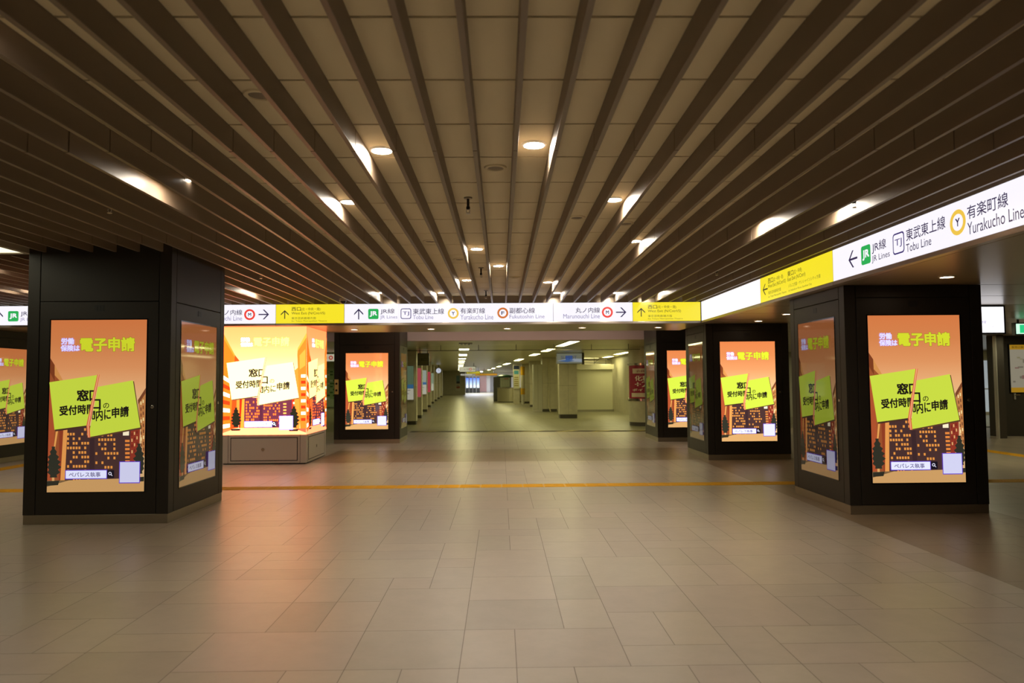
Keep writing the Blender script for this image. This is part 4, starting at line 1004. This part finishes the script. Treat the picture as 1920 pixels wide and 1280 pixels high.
# passage seen in the slit between the glowing pillar and the brass-plate pillar
hang_box('hanging_sign', 'white sign with a red circle glimpsed between the glowing pillar and the brass-plate pillar', 'sign', -6.75, 2.24, -6.02, 2.50, 27, .12, g(216, 210, 180), lambda mb, W, H: (mb.ring(.80*W, .5*H, .14*H, .30*H, .003, g(206, 60, 50)), text(mb, '丸ノ内線', .15*W, .3*H, .62*W, .7*H, .003, g(60, 50, 50))), emit=dim)
def green_board():
    t = thing('notice_board', 'pale green notice board on the wall seen in the slit left of the brass-plate pillar', 'notice board', (-9.9, 42.9, .3))
    mb = MB(); mb.box(-11.2, 42.85, .05, -8.9, 42.98, 2.3); mb.build('frame', mat('pale_green', (.46, .58, .42), .4), t)
    mb = MB(frame((-11.1, 42.84, .5), X, Z, -Y))
    rn = random.Random(2); cells = []
    for i in range(12):
        for j in range(20):
            pal = [(150, 180, 130)] if j % 2 else [(70, 110, 60), (150, 190, 140), (200, 215, 190), (150, 180, 130)]
            cells.append(((.18*i, .085*j), g(*rn.choice(pal))))
    gv = [(.18*i, .085*j, 0) for i in range(13) for j in range(21)]; b0 = len(mb.v)
    for k, (_, c) in enumerate(cells):
        i, j = divmod(k, 20); q = i*21+j
        if k == 0: mb.add(gv, [(q, q+21, q+22, q+1)], 0, c)
        else: mb.f.append([b0+t_ for t_ in (q, q+21, q+22, q+1)]); mb.mi.append(0); mb.c.append([c]*4)
    mb.build('notices', PR, t)
green_board()

# ------------------------------------------------------------------ right side hall
hang_box('hanging_sign', 'bright white hanging sign right of the nearest right pillar', 'sign', 6.15, 2.13, 7.22, 2.50, 10.5, .22, g(252, 250, 255), lambda mb, W, H: (text(mb, '副都心線', .52*W, .34*H, .76*W, .48*H, .003, g(120, 110, 150)), text(mb, 'Fukutoshin Line', .55*W, .2*H, .86*W, .28*H, .003, g(170, 165, 190))), hang=2.527, emit=glow('sign_bright', 1.4, .3))
hang_box('exit_sign', 'green and white exit sign at the right edge of the view', 'sign', 9.36, 2.27, 9.95, 2.455, 13.3, .08, g(200, 245, 215), lambda mb, W, H: (mb.rect(.12*W, .1*H, .98*W, .9*H, .003, g(40, 190, 120)), text(mb, 'EXIT', .3*W, .3*H, .9*W, .7*H, .005, g(240, 255, 245))), hang=2.527, emit=glow('exit_face', 1.2, .3))
def side_hall():
    t = thing('steel_post', 'dark metal post standing left of the wall map at the right edge', 'post', (12.15, 17.95, 0))
    mb = MB(); mb.box(12.09, 17.9, 0, 12.28, 18.0, 2.527); mb.build('shaft', mat('post_dark', (.09, .075, .06), .35, .4), t, bevel=.01)
    mb = MB(); mb.box(12.07, 17.89, .0, 12.09, 18.0, 2.5); mb.build('edge_strip', M_steel, t)
    mb = MB(); mb.box(12.45, 18.6, 0, 21, 18.8, 2.527); struct('wall_side_hall', mb, mat('dark_panelling', (.045, .038, .028), .45))
    t = thing('wall_map', 'wall map board with yellow bands on the dark wall at the right edge', 'map', (13.4, 18.6, 1.0))
    fr = frame((12.88, 18.595, 1.10), X, Z, -Y)
    mb = MB(fr); mb.box(-.02, -.02, 0, 1.42, 1.22, .03); mb.build('board', M_black, t)
    mb = MB(fr); mb.rect(0, 0, 1.4, 1.2, .031, g(196, 186, 160)); mb.rect(0, 1.08, 1.4, 1.2, .033, g(226, 170, 40)); mb.rect(0, 0, 1.4, .12, .033, g(226, 170, 40))
    rn = random.Random(9)
    for i in range(26):
        x, z = rn.uniform(.05, 1.2), rn.uniform(.16, .95); mb.rect(x, z, x+rn.uniform(.04, .15), z+rn.uniform(.02, .1), .034+i*.0002, g(*rn.choice([(150, 140, 120), (170, 160, 120), (160, 120, 110), (130, 130, 130)])))
    text(mb, '駅周辺案内図', .05, 1.11, .5, 1.17, .042, g(70, 50, 20)); mb.build('print', glow('map_face', .42, .3), t)
    mb = MB(); mb.box(12.72, 18.55, .0, 12.76, 18.62, 2.4); mb.build('edge_strip', M_steel, t) if False else None
    t = thing('panel_door_handle', 'small steel handle on the dark wall below the map', 'handle', (13.0, 18.6, .9))
    mb = MB(); mb.box(12.95, 18.56, .92, 12.99, 18.6, 1.08); mb.build('plate', M_steel, t)
    mb = MB(); mb.tube([(12.97, 18.56, 1.03), (12.97, 18.52, 1.03), (13.07, 18.52, 1.03)], .012); mb.build('lever', M_chrome, t, smooth=True)
    # glass doors of the far exit
    o = bpy.data.objects.new('door_1', None); C.objects.link(o); o.location = (18.9, 29, 0); o['kind'] = 'structure'; WL['door_1'] = Vector((18.9, 29, 0))
    gl = mat('pale_glass', (.45, .52, .56), .08, emit=(.75, .85, .95), es=.32)
    for k in range(4):
        x = 17.65+.635*k
        mb = MB(); mb.box(x+.04, 29.02, .12, x+.595, 29.05, 1.0); mb.box(x+.04, 29.02, 1.04, x+.595, 29.05, 2.14); mb.build('pane', gl, o)
        mb = MB(); mb.box(x, 29.0, 0, x+.04, 29.07, 2.2); mb.box(x+.595, 29.0, 0, x+.635, 29.07, 2.2); mb.box(x+.04, 29.0, 0, x+.595, 29.07, .12); mb.box(x+.04, 29.0, 1.0, x+.595, 29.07, 1.04); mb.box(x+.04, 29.0, 2.14, x+.595, 29.07, 2.2); mb.build('door_frame', M_steel, o)
    mb = MB(); mb.box(13.6, 21.7, 0, 16.4, 22.3, .004); tag(mb.build('door_mat', mat('mat_dark', (.05, .045, .04), .9), org=(15, 22, 0)), 'dark mat on the floor before the far glass doors', 'mat')
side_hall()
